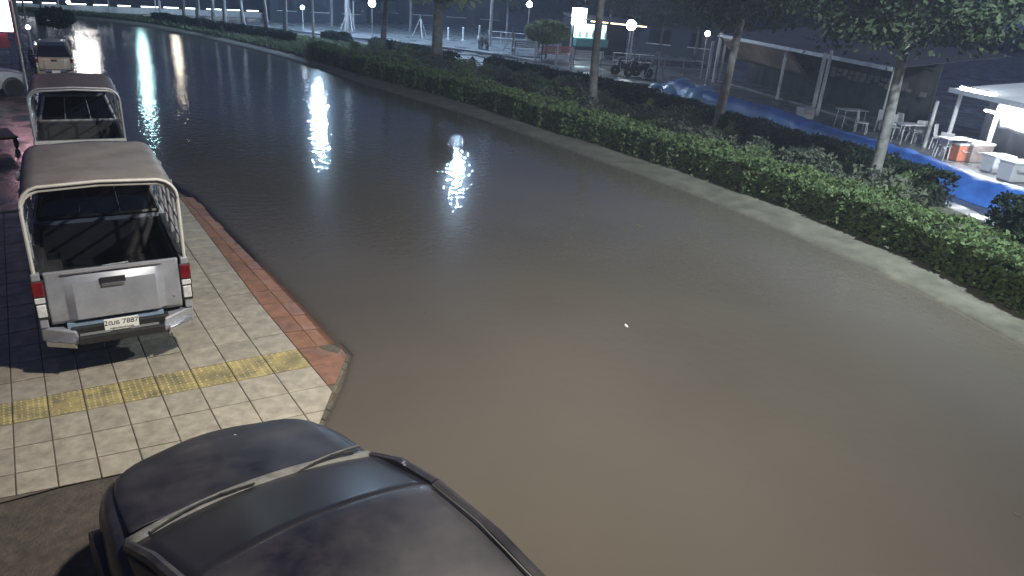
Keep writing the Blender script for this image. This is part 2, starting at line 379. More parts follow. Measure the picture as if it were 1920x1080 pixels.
# kerb strip of the median, planting bed, riverside road
kr = []
for i in range(NS):
    a, h = SW[i], SH[i]; j1, j2 = rng.normal(0, .014), rng.normal(0, .006)
    d = (h - a); d = d / np.hypot(*d)
    kr.append([(a[0] - d[0] * .12, a[1] - d[1] * .12, -.3), (a[0] + d[0] * (j1 - .05), a[1] + d[1] * (j1 - .05), -.035), (a[0] + d[0] * (.08 + j1), a[1] + d[1] * (.08 + j1), .03 + j2 * .4),
               (a[0] * .55 + h[0] * .45, a[1] * .55 + h[1] * .45, .055 + j2), (h[0] + d[0] * .35, h[1] + d[1] * .35, .088)])
tag(sheet('kerb', kr, 'kerbc'), kind='structure')
br = []
for i in range(NS):
    h, q = SH[i], SB[i]
    br.append([(h[0] * (1 - t) + q[0] * t, h[1] * (1 - t) + q[1] * t, .07 + .06 * math.sin(min(1, t) * math.pi) + rng.normal(0, .008)) for t in (.05, .25, .5, .75, 1.0, 1.22)])
tag(sheet('planting_bed', br, 'soil'), kind='structure')
rr = []
for i in range(NS):
    q = SB[i]; hh = SH[i]; d = (q - hh) / max(1e-6, np.hypot(*(q - hh)))
    rr.append([(q[0], q[1], .03), (q[0] + 6, q[1] + 1.5, .03), (q[0] + 14, q[1] + 3, .03), (q[0] + 140, q[1] + 30, .03)])
tag(sheet('riverside_road', rr, 'asphalt'), kind='structure')

# promenade slab (its lit edge runs from behind the stalls' poles to the far left)
PE = [(2100, 455), (1920, 385), (1751, 325), (1645, 286), (1560, 255), (1400, 205), (1240, 160), (1115, 146), (1000, 112), (900, 96), (800, 84), (700, 73), (600, 63), (500, 50), (420, 42)]
pe = spline([tuple(U(x, y, .18)[:2]) for x, y in PE], 60)
pr = [[(p[0], p[1], .02), (p[0], p[1], .17), (p[0] + .04, p[1] + .04, .18), (p[0] + 5, p[1] + 2, .185), (p[0] + 40, p[1] + 12, .19)] for p in pe]
tag(sheet('promenade', pr, 'prom'), kind='structure')

# ------------------------------------------------------------------ pavement with its tiles
pv = tag(empty('pavement'), kind='structure')
rows = []
for Y in np.r_[np.arange(-1.25, 9, .25), np.arange(9, 64, 2.0)]:
    e = edge(Y)
    rows.append([(X, Y, hpave(X, Y) - .012) for X in np.r_[-7, -2, 0.0, np.linspace(e - 1.2, e - .35, 4), np.linspace(e - .3, e + .5, 9)]])
pvb = sheet('paving_base', rows, 'grout', parent=pv)
sheet('sunken_kerb', [[(X, Y, hpave(X, Y) - .004) for X in edge(Y) + np.array([.12, .16, .22, .3, .45, .6])] for Y in np.arange(.3, 12, .2)], 'kerbc', parent=pv)
rows = [[(X, Y, hpave(X, Y) - .03 + rng.normal(0, .006)) for X in np.r_[np.linspace(-7, edge(Y) - .2, 22), edge(Y) + .1, edge(Y) + .6]] for Y in np.arange(-12, -1.1, .3)]
tag(sheet('driveway', rows, 'dirt'), kind='structure')

sheet('wet_paving', [[(X, Y, hpave(X, Y) - .002 + rng.normal(0, .002)) for X in np.r_[-7, -3, -1, 0, .5, 1, 1.5, 2, edge(Y) - .3]] for Y in np.arange(8.1, 62, .6)], 'wetpave', parent=pv)
def tile_xy(i, j):
    x = 0.28213 + 0.31744 * i + 0.002 * j - 0.00165 * i * j + 0.00931 * i * i
    jj = j; y = 0.08542 - 0.02523 * i + 0.47181 * jj - 0.00037 * jj ** 2 + 0.00623 * i * min(jj, 6) - 0.00018 * min(jj, 8) ** 3
    if i < 0: x = 0.28213 + 0.31744 * i + .002 * j
    if j > 4: x = x + 0.00165 * i * (j - 4) 
    return np.array([x, y])
def clip(poly, p, n):
    out = []
    for k in range(len(poly)):
        a, c = poly[k], poly[(k + 1) % len(poly)]; da, dc = np.dot(a - p, n), np.dot(c - p, n)
        if da <= 0: out.append(a)
        if da * dc < 0: out.append(a + (c - a) * da / (da - dc))
    return out
CUT_A, CUT_B = np.array([3.93, -.02]), np.array([3.02, -1.44])
cn = np.array([(CUT_A - CUT_B)[1], -(CUT_A - CUT_B)[0]]); cn /= np.hypot(*cn)
def slab(poly, gap=.006, th=.010, zoff=0.0):
    c = sum(poly) / len(poly); n = len(poly)
    sh = [c + (p - c) * max(.5, 1 - gap * 1.6 / max(.02, np.hypot(*(p - c)))) for p in poly]
    ins = [c + (p - c) * max(.5, 1 - (gap + .006) * 1.6 / max(.02, np.hypot(*(p - c)))) for p in poly]
    z = lambda p: hpave(*p) + zoff
    vs = [(p[0], p[1], z(p) - th) for p in sh] + [(p[0], p[1], z(p) - .003) for p in sh] + [(p[0], p[1], z(p)) for p in ins]
    fs = [(k, (k + 1) % n, n + (k + 1) % n, n + k) for k in range(n)] + [(n + k, n + (k + 1) % n, 2 * n + (k + 1) % n, 2 * n + k) for k in range(n)] + [tuple(range(2 * n, 3 * n))]
    return vs, fs
def add_tile(name, quad, m, zoff=0.0, domes=0):
    c = quad
    if min(p[1] for p in quad) < 0.1 and max(p[0] for p in quad) > 2.9: c = clip(quad, CUT_B, cn)
    if len(c) < 3: return None
    vs, fs = slab(c, zoff=zoff); bb = MB(); bb.add(vs, fs)
    nf = len(fs)
    if domes and len(c) == 4:
        q = quad
        for a in range(6):
            for d in range(8):
                u_, v_ = (a + .5) / 6, (d + .5) / 8
                if domes == 2 and abs(u_ - .5) < .36 and .12 < v_ < .75 and rng.random() < .85: continue
                p = (q[0] * (1 - u_) + q[1] * u_) * (1 - v_) + (q[3] * (1 - u_) + q[2] * u_) * v_
                if rng.random() < .05: continue
                z = hpave(*p) + zoff; r1, r2, hh = .017, .010, .0065; k0 = len(bb.v)
                ring = [(p[0] + r * math.cos(t), p[1] + r * math.sin(t), zz) for r, zz in ((r1, z - .001), (r2, z + hh)) for t in [k * math.pi / 3 for k in range(6)]]
                bb.add(ring, [(k, (k + 1) % 6, 6 + (k + 1) % 6, 6 + k) for k in range(6)] + [tuple(range(6, 12))])
    me = bpy.data.meshes.new(name); me.from_pydata(bb.v, [], bb.f); me.materials.append(M[m]); me.materials.append(M['dome'])
    for k, p in enumerate(me.polygons):
        if k >= nf: p.material_index = 1
    return link(name, me, pv)
for j in range(-3, 17):
    for i in range(-2, 8):
        if j > 9 and i > 6: pass
        q = [tile_xy(i, j), tile_xy(i + 1, j), tile_xy(i + 1, j + 1), tile_xy(i, j + 1)]
        if j == -3: q[0] = q[3] + (q[0] - q[3]) * .75; q[1] = q[2] + (q[1] - q[2]) * .75
        jit = float(rng.normal(0, .0012))
        if j == 0: add_tile('tactile_tile', q, 'tactile', jit, 2 if i in (1, 5, 7) else 1)
        else: add_tile('paving_tile', q, 'tile', jit)
for j in range(-1, 17):       # terracotta border along the kerb
    a0, a1 = tile_xy(8, j), tile_xy(8, j + 1)
    cols = [None, -.27, .0, .13] if j >= 1 else [None, .02]
    for c0, c1 in zip(cols[:-1], cols[1:]):
        L0 = a0 if c0 is None else np.array([edge(a0[1]) + c0, a0[1] - .03]); L1 = a1 if c0 is None else np.array([edge(a1[1]) + c0, a1[1] - .03])
        R0, R1 = np.array([edge(a0[1]) + c1, a0[1] - .04]), np.array([edge(a1[1]) + c1, a1[1] - .04])
        add_tile('border_tile', [L0, R0, R1, L1], 'orange', float(rng.normal(0, .001)))
# broken concrete rim along the cut corner
bb = MB()
for k in range(9):
    t0, t1 = k / 9 + .01, (k + .92) / 9
    p, q = CUT_A + (CUT_B - CUT_A) * t0, CUT_A + (CUT_B - CUT_A) * t1; wd = .05 + .05 * rng.random(); z = -.008 - .01 * rng.random()
    pq = [(p + cn * .004), (p + cn * wd), (q + cn * wd * (.6 + .6 * rng.random())), (q + cn * .004)]
    bb.hexa([(x[0], x[1], -.2) for x in pq], [(x[0], x[1], z - .02 * (n in (1, 2))) for n, x in enumerate(pq)])
bb.build('broken_rim', 'kerbc', pv)
# ================================================================== VEHICLES
def wheel(parent, x, y, r=.40, wd=.24, name='wheel', rimmat='alloy', spokes=6):
    e = empty(name, (x, y, r)); e.parent = parent
    s = 1 if x > 0 else -1
    t = MB(); t.lathe((0, 0, 0), [(r * .62, -wd / 2), (r * .93, -wd / 2), (r, -wd * .36), (r, wd * .36), (r * .93, wd / 2), (r * .62, wd / 2)], 24, 'X'); t.build('tyre', 'rubber', e, smooth=True)
    m = MB(); m.lathe((s * wd * .30, 0, 0), [(r * .63, -.03), (r * .63, .03), (r * .56, .04), (r * .56, -.01)], 24, 'X')
    for k in range(spokes):
        a = 2 * math.pi * k / spokes; m.box((s * wd * .33, math.cos(a) * r * .32, math.sin(a) * r * .32), (.03, r * .56, r * .13), rx=a)
    m.lathe((s * wd * .33, 0, 0), [(r * .16, -.03), (r * .16, .025), (r * .06, .03)], 12, 'X'); m.build('rim', rimmat, e, smooth=True)
    return e
def arch_side(yr, yf, ra, L, zb, belt, fz, front):
    p = [(0.02, zb)]
    def arc(c):
        return [(c - ra * math.cos(t), .40 + ra * math.sin(t)) for t in np.linspace(math.radians(12), math.radians(168), 11)]
    p += arc(yr) + [(yr + ra + .05, zb - .12), (yf - ra - .05, zb - .12)] + arc(yf) + [(L - .1, zb)] + front + belt
    return p

def pickup(root, body='silver', canopy=None, trim='cream', hw=.79, L=5.75, bed=1.80, cargo_floor='liner', glassm='glass', lettering=False, plate_no=None, detail=True):
    zr = 1.33                      # bed rail height
    yr, yf, ra = 1.12, L - 1.12, .50
    side = arch_side(yr, yf, ra, L, .62, [(L - .02, .95), (L - .08, 1.10), (L - 1.35, 1.30), (L - 1.5, zr), (bed + .06, zr), (bed + .04, zr), (0, zr)], 1.0, [(L, .66)])
    for s in (-1, 1):
        x0, x1 = (s * (hw - .07), s * hw)
        b = MB(); b.prism(side, x0, x1); b.build('side_panel', body, root, bevel=.018)
        # wheel-arch liner
        b = MB()
        for yc in (yr, yf):
            pts = [(yc - (ra + .01) * math.cos(t), .40 + (ra + .01) * math.sin(t)) for t in np.linspace(0, math.pi, 9)]
            b.loft([[(s * (hw - .32), y, z) for y, z in pts], [(s * (hw - .02), y, z) for y, z in pts]])
        b.each('arch_liner', 'black', root)
        wheel(root, s * (hw - .16), yr); wheel(root, s * (hw - .16), yf)
    # chassis underside
    b = MB(); b.box((0, L / 2, .60), (2 * hw - .34, L - .5, .12)); b.box((0, L / 2, .46), (.5, L - 1.2, .16)); b.build('chassis', 'black', root)
    # bed: floor, inner walls, rails
    b = MB(); b.box((0, bed / 2 + .05, .80), (2 * hw - .18, bed - .06, .04))
    b.build('bed_floor', cargo_floor, root)
    b = MB()
    for s in (-1, 1): b.box((s * (hw - .10), bed / 2 + .05, 1.06), (.05, bed - .1, .48)); b.box((s * (hw - .19), yr, .92), (.16, .9, .22))
    b.box((0, bed - .01, 1.07), (2 * hw - .2, .04, .5)); b.build('bed_liner', 'liner', root, bevel=.01)
    b = MB()
    for s in (-1, 1): b.box((s * (hw - .045), bed / 2 + .03, zr + .012), (.10, bed - .06, .03))
    b.each('bed_rail', 'black', root, bevel=.008)
    # tailgate with pressed panels
    tw = hw - .112
    t = MB()
    zs = [(.715, .0), (.76, -.022), (.95, -.03), (1.20, -.012), (1.285, .0), (1.325, -.012), (1.338, .02), (1.33, .06)]
    xs = [-tw, -tw + .02, -tw + .17, -tw + .26, 0, tw - .26, tw - .17, tw - .02, tw]
    secs = []
    for x in xs:
        ax = abs(x) / tw; r = []
        for z, dy in zs:
            y = dy
            if .9 > ax > .68 and .74 < z < 1.22: y += 0.012
            if ax >= .9: y += 0.004
            if ax < .68 and .74 < z < 1.25: y -= 0.046
            r.append((x, y, z))
        secs.append(r)
    t.loft(secs); tg = t.build('tailgate', body, root, smooth=True, angle=25, solid=.04)
    if detail:
        b = MB(); b.box((-.02, -.068, 1.198), (.26, .02, .075)); b.build('handle_recess', 'black', tg, bevel=.006)
        b = MB(); b.box((-.02, -.080, 1.150), (.235, .022, .034)); b.build('tailgate_handle', 'chrome', tg, bevel=.008)
        b = MB(); b.box((0, -.03, 1.318), (1.02, .018, .014)); b.build('spoiler_lip', 'badge', tg, bevel=.004)
        if lettering:
            text('lettering', 'D-MAX', .062, 'badge', tg, (-tw + .24, -.010, .80), (math.radians(90), 0, 0))
            text('lettering', 'V', .04, 'ink', tg, (tw - .08, -.024, .865), (math.radians(90), 0, 0))
    # corner posts with tail lamps
    for s in (-1, 1):
        b = MB(); b.box((s * (hw - .04), .045, 1.29), (.084, .11, .10)); b.box((s * (hw - .04), .045, .76), (.084, .11, .14)); b.box((s * (hw - .045), .07, 1.02), (.074, .07, .5)); b.each('corner_post', body, root, bevel=.012)
        lamp = MB(); lamp.box((s * (hw - .045), .010, 1.03), (.124, .06, .47)); lo = lamp.build('tail_lamp', 'black', root, bevel=.012)
        b = MB(); b.box((s * (hw - .043), -.016, 1.165), (.108, .04, .17)); b.build('brake_lens', 'redlens', lo, bevel=.010)
        b = MB(); b.box((s * (hw - .043), -.014, 1.030), (.100, .034, .065)); b.build('indicator_lens', 'clearlens', lo, bevel=.008)
        b = MB(); b.box((s * (hw - .043), -.016, .905), (.092, .038, .15)); b.build('reverse_lens', 'clearlens', lo, bevel=.010)
    # rear bumper
    b = MB()
    for s in (-1, 1):
        b.hexa([(s * (hw + .01), .06, .50), (s * .42, -.12, .46), (s * .42, .04, .46), (s * (hw + .01), .22, .50)], [(s * (hw + .01), .02, .69), (s * .46, -.10, .63), (s * .46, .06, .63), (s * (hw + .01), .22, .69)])
    b.each('bumper_corner', body, root, bevel=.02)
    b = MB()
    for s in (-1, 1): b.hexa([(s * (hw - .02), -.005, .455), (s * .47, -.150, .435), (s * .47, .0, .435), (s * (hw - .02), .1, .455)], [(s * (hw - .02), -.03, .545), (s * .50, -.158, .525), (s * .50, .0, .525), (s * (hw - .02), .1, .545)])
    b.each('bumper_trim', 'chrome', root, bevel=.014)
    b = MB(); b.box((0, -.06, .52), (.90, .18, .10)); b.box((0, .0, .60), (1.02, .12, .12)); st = b.build('bumper_step', 'black', root, bevel=.015)
    b = MB()
    for sx in (-.28, .24):
        for k in range(3): b.box((sx, -.10 + k * .035, .574), (.30, .012, .008))
    b.each('tread_strip', 'badge', st)
    b = MB(); b.box((-.04, -.004, .675), (1.0, .03, .07)); b.build('number_strip', 'plateblue', root, bevel=.006)
    b = MB(); b.box((.0, -.065, .635), (.36, .012, .155)); pl = b.build('number_plate', 'plate', root, bevel=.006)
    if plate_no:
        text('plate_number', plate_no, .085, 'ink', pl, (0, -.073, .662), (math.radians(90), 0, 0), .001)
        text('plate_province', 'กรุงเทพมหานคร', .038, 'ink', pl, (0, -.073, .592), (math.radians(90), 0, 0), .001)
    # cab
    zb, zt, y0, y1 = zr, 1.93, bed + .06, L - 1.55
    hb, ht = hw - .03, hw - .17
    b = MB()
    def sec(y, z, h, hin): return [(-h, y, z), (-hin, y, z + .0), (0, y, z + .02), (hin, y, z), (h, y, z)]
    b.loft([sec(y0 + .18, zt - .06, ht, ht * .6), sec(y0 + .24, zt, ht - .03, ht * .6), sec((y0 + y1) / 2, zt + .015, ht - .03, ht * .6), sec(y1 - .62, zt - .02, ht - .03, ht * .6), sec(y1 - .50, zt - .07, ht, ht * .6)])
    b.build('cab_roof', body, root, smooth=True, solid=.03)
    # pillars and panes
    def pane(name, q, m='glass', frame=.0, parent=root):
        q = [Vector(p) for p in q]; n = (q[1] - q[0]).cross(q[3] - q[0]).normalized() * .012
        bb = MB(); bb.hexa([p - n for p in q], [p + n for p in q]); return bb.build(name, m, parent)
    rear = [(-hb + .05, y0 + .02, zb + .06), (hb - .05, y0 + .02, zb + .06), (ht - .05, y0 + .17, zt - .05), (-ht + .05, y0 + .17, zt - .05)]
    rw = pane('rear_window', rear, glassm)
    b = MB()
    rv = [Vector(p) + Vector((0, -.02, 0)) for p in rear]
    for k in range(4): b.tube([rv[k], rv[(k + 1) % 4]], .030, 6)
    for fx in (.33, .67): b.tube([rv[0].lerp(rv[1], fx), rv[3].lerp(rv[2], fx)], .008, 6)
    b.build('window_frame', 'steel' if canopy == 'canopy2' else 'black', rw, smooth=True)
    b = MB(); b.box((0, y0 + .03, zb - .02), (2 * hb, .07, .18)); b.build('cab_back', body, root, bevel=.01)
    ws = [(-hb + .04, y1, zb - .01), (hb - .04, y1, zb - .01), (ht - .04, y1 - .50, zt - .06), (-ht + .04, y1 - .50, zt - .06)]
    pane('windscreen', ws, glassm)
    for s in (-1, 1):
        ym = (y0 + y1) / 2 - .15
        pane('side_window', [(s * hb, y0 + .10, zb + .02), (s * hb, ym - .03, zb + .02), (s * ht, ym - .03, zt - .07), (s * ht, y0 + .24, zt - .07)], glassm)
        pane('side_window', [(s * hb, ym + .03, zb + .02), (s * hb, y1 - .08, zb + .02), (s * ht, y1 - .56, zt - .07), (s * ht, ym + .03, zt - .07)], glassm)
        b = MB(); b.tube([(s * hb, ym, zb), (s * ht, ym, zt - .04)], .035, 6); b.tube([(s * (hb - .02), y1, zb), (s * (ht - .02), y1 - .5, zt - .05)], .035, 6); b.tube([(s * (hb - .02), y0 + .03, zb), (s * (ht - .02), y0 + .18, zt - .05)], .04, 6); b.each('cab_pillar', body, root, smooth=True)
        b = MB(); b.hexa([(s * (hb + .02), y1 - .25, zb + .02), (s * (hb + .22), y1 - .22, zb + .04), (s * (hb + .22), y1 - .12, zb + .04), (s * (hb + .02), y1 - .12, zb + .02)], [(s * (hb + .04), y1 - .25, zb + .16), (s * (hb + .22), y1 - .22, zb + .20), (s * (hb + .22), y1 - .12, zb + .18), (s * (hb + .04), y1 - .12, zb + .16)]); b.build('side_mirror', body, root, bevel=.02)
        b = MB(); b.box((s * (hw + .006), ym - .18, 1.16), (.02, .16, .03)); b.box((s * (hw + .006), y1 - 1.15 + .1, 1.16), (.02, .16, .03)); b.each('door_handle', 'chrome', root, bevel=.006)
        b = MB(); b.box((s * (hw - .10), L - .08, .98), (.26, .16, .16)); b.build('headlight', 'clearlens', root, bevel=.02)
    # bonnet and nose
    b = MB()
    def hs(y, z, h): return [(-h, y, z - .05), (-h * .8, y, z), (0, y, z + .03), (h * .8, y, z), (h, y, z - .05)]
    b.loft([hs(y1 + .02, zb + .0, hw - .05), hs(y1 + .5, 1.285, hw - .06), hs(L - .25, 1.16, hw - .10), hs(L - .08, 1.06, hw - .14)]); b.build('bonnet', body, root, smooth=True, solid=.03)
    b = MB(); b.box((0, L - .08, .88), (1.1, .1, .26)); b.build('grille', 'black', root, bevel=.02)
    b = MB(); b.box((0, L - .02, .60), (2 * hw - .06, .2, .24)); b.build('front_bumper', body, root, bevel=.04)
    # cage and canopy over the bed
    if canopy:
        zc = 2.28; yb, ye = .03, bed + .10; hx = hw - .03; rc = .22
        def hoop(y, dz=0.0, ins=0.0):
            h = hx - ins; pts = [(-h, y, zr)]
            for t in np.linspace(180, 100, 5): pts.append((-h + rc + rc * math.cos(math.radians(t)), y, zc - rc - .02 + rc * math.sin(math.radians(t)) + dz))
            pts.append((0, y, zc + dz))
            for t in np.linspace(80, 0, 5): pts.append((h - rc + rc * math.cos(math.radians(t)), y, zc - rc - .02 + rc * math.sin(math.radians(t)) + dz))
            pts.append((h, y, zr)); return pts
        for k, y in enumerate(np.linspace(yb, ye, 3)):
            b = MB(); b.tube(hoop(y), .021, 8); b.build('hoop', trim if k == 0 else 'steel', root, smooth=True)
        b = MB()
        for s in (-1, 1):
            for z in (1.55, 1.78, 2.0): b.tube([(s * hx, yb, z), (s * hx, ye, z)], .018, 6)
        b.each('side_rail', 'steel', root, smooth=True)
        for s in (-1, 1):
            for y in (yb + (ye - yb) * .25, yb + (ye - yb) * .75):
                b = MB(); b.tube([(s * hx, y, zr), (s * hx, y, zc - .12)], .016, 6); b.build('cage_post', 'steel', root, smooth=True)
        b = MB()
        for x in (-.42, -.14, .14, .42): b.tube([(x, yb + .05, zc - .03), (x, ye - .02, zc - .05)], .014, 6)
        b.each('roof_batten', 'steel', root)
        # roof sheet, sagging a little between the hoops
        secs = []
        for y in np.linspace(yb - .03, ye + .30, 22):
            sag = -.004 * abs(math.sin((y - yb) / (ye - yb) * 3 * math.pi))
            h = hoop(y, .046 + sag - .015 * (y - yb) / (ye - yb), -.012)[1:-1]
            secs.append([(x, yy, z + rng.normal(0, .0022)) for x, yy, z in h])
        b = MB(); b.loft(secs); cv = b.build('canopy', canopy, root, smooth=True, solid=.012, angle=60)
        b = MB(); b.tube([(x, y - .042, z + .048) for x, y, z in hoop(yb)[1:-1]], .017, 8); b.build('canopy_edge', trim, cv, smooth=True)

# --- silver pickup
T1 = empty('pickup_truck', (1.47, .80, 0), math.radians(-2.5))
pickup(T1, 'silver', 'canopy1', 'cream', lettering=True, plate_no='2ฒธ 7887')
tag(T1, 'silver pickup truck with grey-brown canopy, its tailgate nearest the yellow tactile tiles', 'pickup truck', 'pickup trucks parked on the pavement')
# --- dark pickup in front of it
T2 = empty('pickup_truck', (1.76, 7.62, 0), math.radians(-3.5))
pickup(T2, 'darkpaint', 'canopy2', 'steel', hw=.76, cargo_floor='bedbrown', detail=False)
tg2 = MB(); tg2.box((0, -.03, 1.335), (1.50, .08, .085)); tg2.build('tailgate_cap', 'cream', T2, bevel=.015)
tag(T2, 'dark caged pickup truck with red-brown roof and a cream tailgate cap, second in the row', 'pickup truck', 'pickup trucks parked on the pavement')
# --- tan pickup at the far end
T3 = empty('pickup_truck', (2.27, 24.3, 0), math.radians(-4), .74)
pickup(T3, 'tan', None, hw=.79, bed=1.25, L=5.3, detail=True)
b = MB(); b.hexa([(-.72, .0, 1.35), (.72, .0, 1.35), (.72, 1.25, 1.35), (-.72, 1.25, 1.35)], [(-.56, .28, 1.86), (.56, .28, 1.86), (.56, 1.35, 1.95), (-.56, 1.35, 1.95)]); b.build('rear_hatch_glass', 'glass', T3, bevel=.03)
tag(T3, 'tan pickup truck with a dark glazed rear hatch, farthest of the parked row', 'pickup truck', 'pickup trucks parked on the pavement')

# --- cargo in the silver truck
def crate(name, loc, rz, size, m, label, cat, group=None, parent=None):
    e = empty(name, loc, rz); w_, d_, h_ = size
    b = MB(); b.box((0, 0, .015), (w_, d_, .03)); b.build('base', m, e)
    for s in (-1, 1):
        b = MB()
        for k in range(4): b.box((s * (w_ / 2 - .01), 0, .05 + k * (h_ - .06) / 3), (.02, d_, .03))
        for k in range(5): b.box((s * (w_ / 2 - .01), -d_ / 2 + .02 + k * (d_ - .04) / 4, h_ / 2), (.022, .03, h_))
        b.each('side', m, e)
        b = MB()
        for k in range(4): b.box((0, s * (d_ / 2 - .01), .05 + k * (h_ - .06) / 3), (w_ - .05, .02, .03))
        for k in range(6): b.box((-w_ / 2 + .04 + k * (w_ - .08) / 5, s * (d_ / 2 - .01), h_ / 2), (.03, .022, h_))
        b.each('end', m, e)
    tag(e, label, cat, group); return e
M['crate_blue'] = mat('pale_blue_plastic', (0.22, 0.30, 0.36), rough=0.45, var=0.1)
M['crate_grey'] = mat('grey_plastic', (0.30, 0.33, 0.36), rough=0.5, var=0.1)
p = T1.location
crate('plastic_crate', (1.20, 1.22, .83), math.radians(-2), (.30, .26, .26), 'crate_blue', 'pale blue slatted plastic crate on the left in the silver truck bed', 'crate', 'crates in the truck bed')
crate('plastic_crate', (1.56, 1.30, .83), math.radians(6), (.28, .26, .30), 'crate_grey', 'grey slatted plastic crate beside the pale blue one in the truck bed', 'crate', 'crates in the truck bed')

# ------------------------------------------------------------------ saloon cars
def saloon(root, paint, glassm, hw=.94, L=4.5, detail=True, roofz=1.50):
    """origin: centre of the windscreen base (cowl) on the ground; +y forward"""
    yF = 1.28; yR = yF - L; zc = 1.02
    st = [  # y, half width at shoulder, z shoulder, half width of the top, z top
        (yF, .50, .60, .42, .66), (yF - .10, .74, .66, .62, .74), (yF - .32, .86, .74, .76, .83), (yF - .7, .925, .82, .82, .93), (0, hw, .90, .84, 1.0),
        (-.6, hw, .93, .85, 1.02), (-1.6, hw, .95, .85, 1.03), (-2.4, hw - .01, .96, .83, 1.04), (yR + .45, hw - .05, .92, .78, 1.0), (yR + .1, hw - .12, .84, .68, .9), (yR, hw - .22, .7, .6, .74)]
    def sec(y, w_, zs_, wt, zt):
        zb = .30 if yF - .2 > y > yR + .2 else .40
        h = [(w_ * .93, zb), (w_ * 1.0, zb + .16), (w_ * 1.0, (zb + zs_) / 2 + .05), (w_ * .985, zs_), (wt + (w_ - wt) * .45, zs_ + (zt - zs_) * .7), (wt, zt - .0)]
        inner = [(wt * .6, zt + .022), (0, zt + .034)]
        half = h + inner
        return [(-x, y, z) for x, z in half] + [(x, y, z) for x, z in half[-2::-1]]
    b = MB(); b.loft([sec(*s) for s in st]); bd = b.build('body', paint, root, smooth=True, angle=50, sub=1)
    # bonnet panel lying just proud of the body, with its shut line
    hb = []
    for y, wt, zt in ((yF - .11, .56, .745), (yF - .22, .67, .795), (yF - .34, .735, .84), (yF - .55, .775, .895), (yF - .8, .79, .955), (.16, .80, 1.0), (.085, .80, 1.018)):
        bow = -.05 * (1 if y < .2 else 0)
        hb.append([(x * wt, y + (1 - abs(x) ** 2.2) * (.10 if y > yF - .3 else .05) - .0, zt + (1 - x * x) * .045 + .012 + (.018 if abs(x) > .80 and abs(x) < .95 else 0)) for x in (-1, -.94, -.86, -.7, -.45, -.2, 0, .2, .45, .7, .86, .94, 1)])
    b = MB(); b.loft(hb); b.build('bonnet', paint, root, smooth=True, angle=60, solid=.012, sub=1)
    # cowl (dusty plastic tray) and wipers
    def arc(y, w_, z, bow=.10, n=15): return [(x * w_, y + (1 - x * x) * bow, z + (1 - x * x) * .03) for x in np.linspace(-1, 1, n)]
    b = MB(); b.loft([arc(.085, .82, 1.02), arc(.045, .83, 1.045), arc(.0, .835, 1.048), arc(-.07, .83, 1.062)]); cw = b.build('cowl', 'dust', root, smooth=True, solid=.01)
    # windscreen
    rz = roofz
    b = MB(); b.loft([arc(-.05 - t * .97, .825 - .10 * t, 1.058 + (rz - 1.058) * (t ** .85) - .015 * t, .10 - .02 * t) for t in np.linspace(0, 1, 8)]); b.build('windscreen', glassm, root, smooth=True, solid=.008)
    if detail:
        for (x0, x1, y0) in ((-.70, -.02, .0), (.10, .76, -.01)):
            b = MB(); P0 = Vector((x0, y0 - .02, 1.09)); P1 = Vector((x1, y0 + .055, 1.115))
            q = [P0.lerp(P1, t) + Vector((0, .055 * math.sin(t * math.pi), .012)) for t in np.linspace(0, 1, 7)]
            q = [v - Vector((0, 0, .022)) for v in q]; b.tube(q, .007, 6); wb = b.build('wiper', 'black', root, smooth=True)
            b = MB(); b.tube([(x1 - .05, y0 + .06, 1.07), q[4] + Vector((0, 0, .006))], .008, 6); b.build('wiper_arm', 'black', wb)
            b = MB(); b.tube([v + Vector((0, .02, -.008)) for v in q], .010, 6); b.build('dust_line', 'dust', wb, smooth=True)
    # roof
    b = MB(); rs = []
    for y, w_, z in ((-1.00, .715, rz - .012), (-1.05, .725, rz), (-1.5, .74, rz + .03), (-2.0, .73, rz + .025), (-2.5, .65, rz - .015), (-2.62, .64, rz - .035)):
        rs.append([(x * w_, y + (1 - x * x) * (.08 if y > -1.2 else -.03), z + (1 - abs(x) ** 2.5) * .045 - (.03 if abs(x) == 1 else 0)) for x in (-1, -.96, -.85, -.6, -.3, 0, .3, .6, .85, .96, 1)])
    b.loft(rs); rf = b.build('roof', paint, root, smooth=True, angle=60, solid=.02, sub=1)
    b = MB()
    for s in (-1, 1): b.tube([(s * .675, -1.06, rz + .022), (s * .695, -1.5, rz + .045), (s * .685, -2.0, rz + .04), (s * .60, -2.5, rz + .01)], .008, 6)
    b.each('roof_moulding', 'black', rf, smooth=True)
    b = MB(); b.loft([arc(-2.60 - t * .62, .64 + .14 * t, rz - .03 - (rz - 1.06) * t, -.08) for t in np.linspace(0, 1, 6)]); b.build('rear_window', glassm, root, smooth=True, solid=.008)
    for s in (-1, 1):
        b = MB()
        b.tube([(s * .825, -.03, 1.04), (s * .78, -.5, 1.29), (s * .725, -1.03, rz - .02)], [.035, .04, .04], 8); b.tube([(s * .725, -1.03, rz - .02), (s * .75, -1.6, rz), (s * .735, -2.1, rz - .005), (s * .64, -2.6, rz - .05), (s * .80, -3.2, 1.06)], .04, 8)
        b.tube([(s * .84, -1.72, 1.04), (s * .75, -1.78, rz - .02)], .03, 6); b.each('pillar', paint, root, smooth=True)
        def sp(q):
            q = [Vector(k) for k in q]; n = Vector((.008, 0, .004)); bb = MB(); bb.hexa([k - n for k in q], [k + n for k in q]); bb.build('side_window', glassm, root)
        sp([(s * .845, -.12, 1.04), (s * .845, -1.70, 1.05), (s * .75, -1.76, rz - .03), (s * .73, -1.05, rz - .03)])
        sp([(s * .845, -1.76, 1.05), (s * .825, -2.95, 1.06), (s * .67, -2.45, rz - .04), (s * .75, -1.80, rz - .03)])
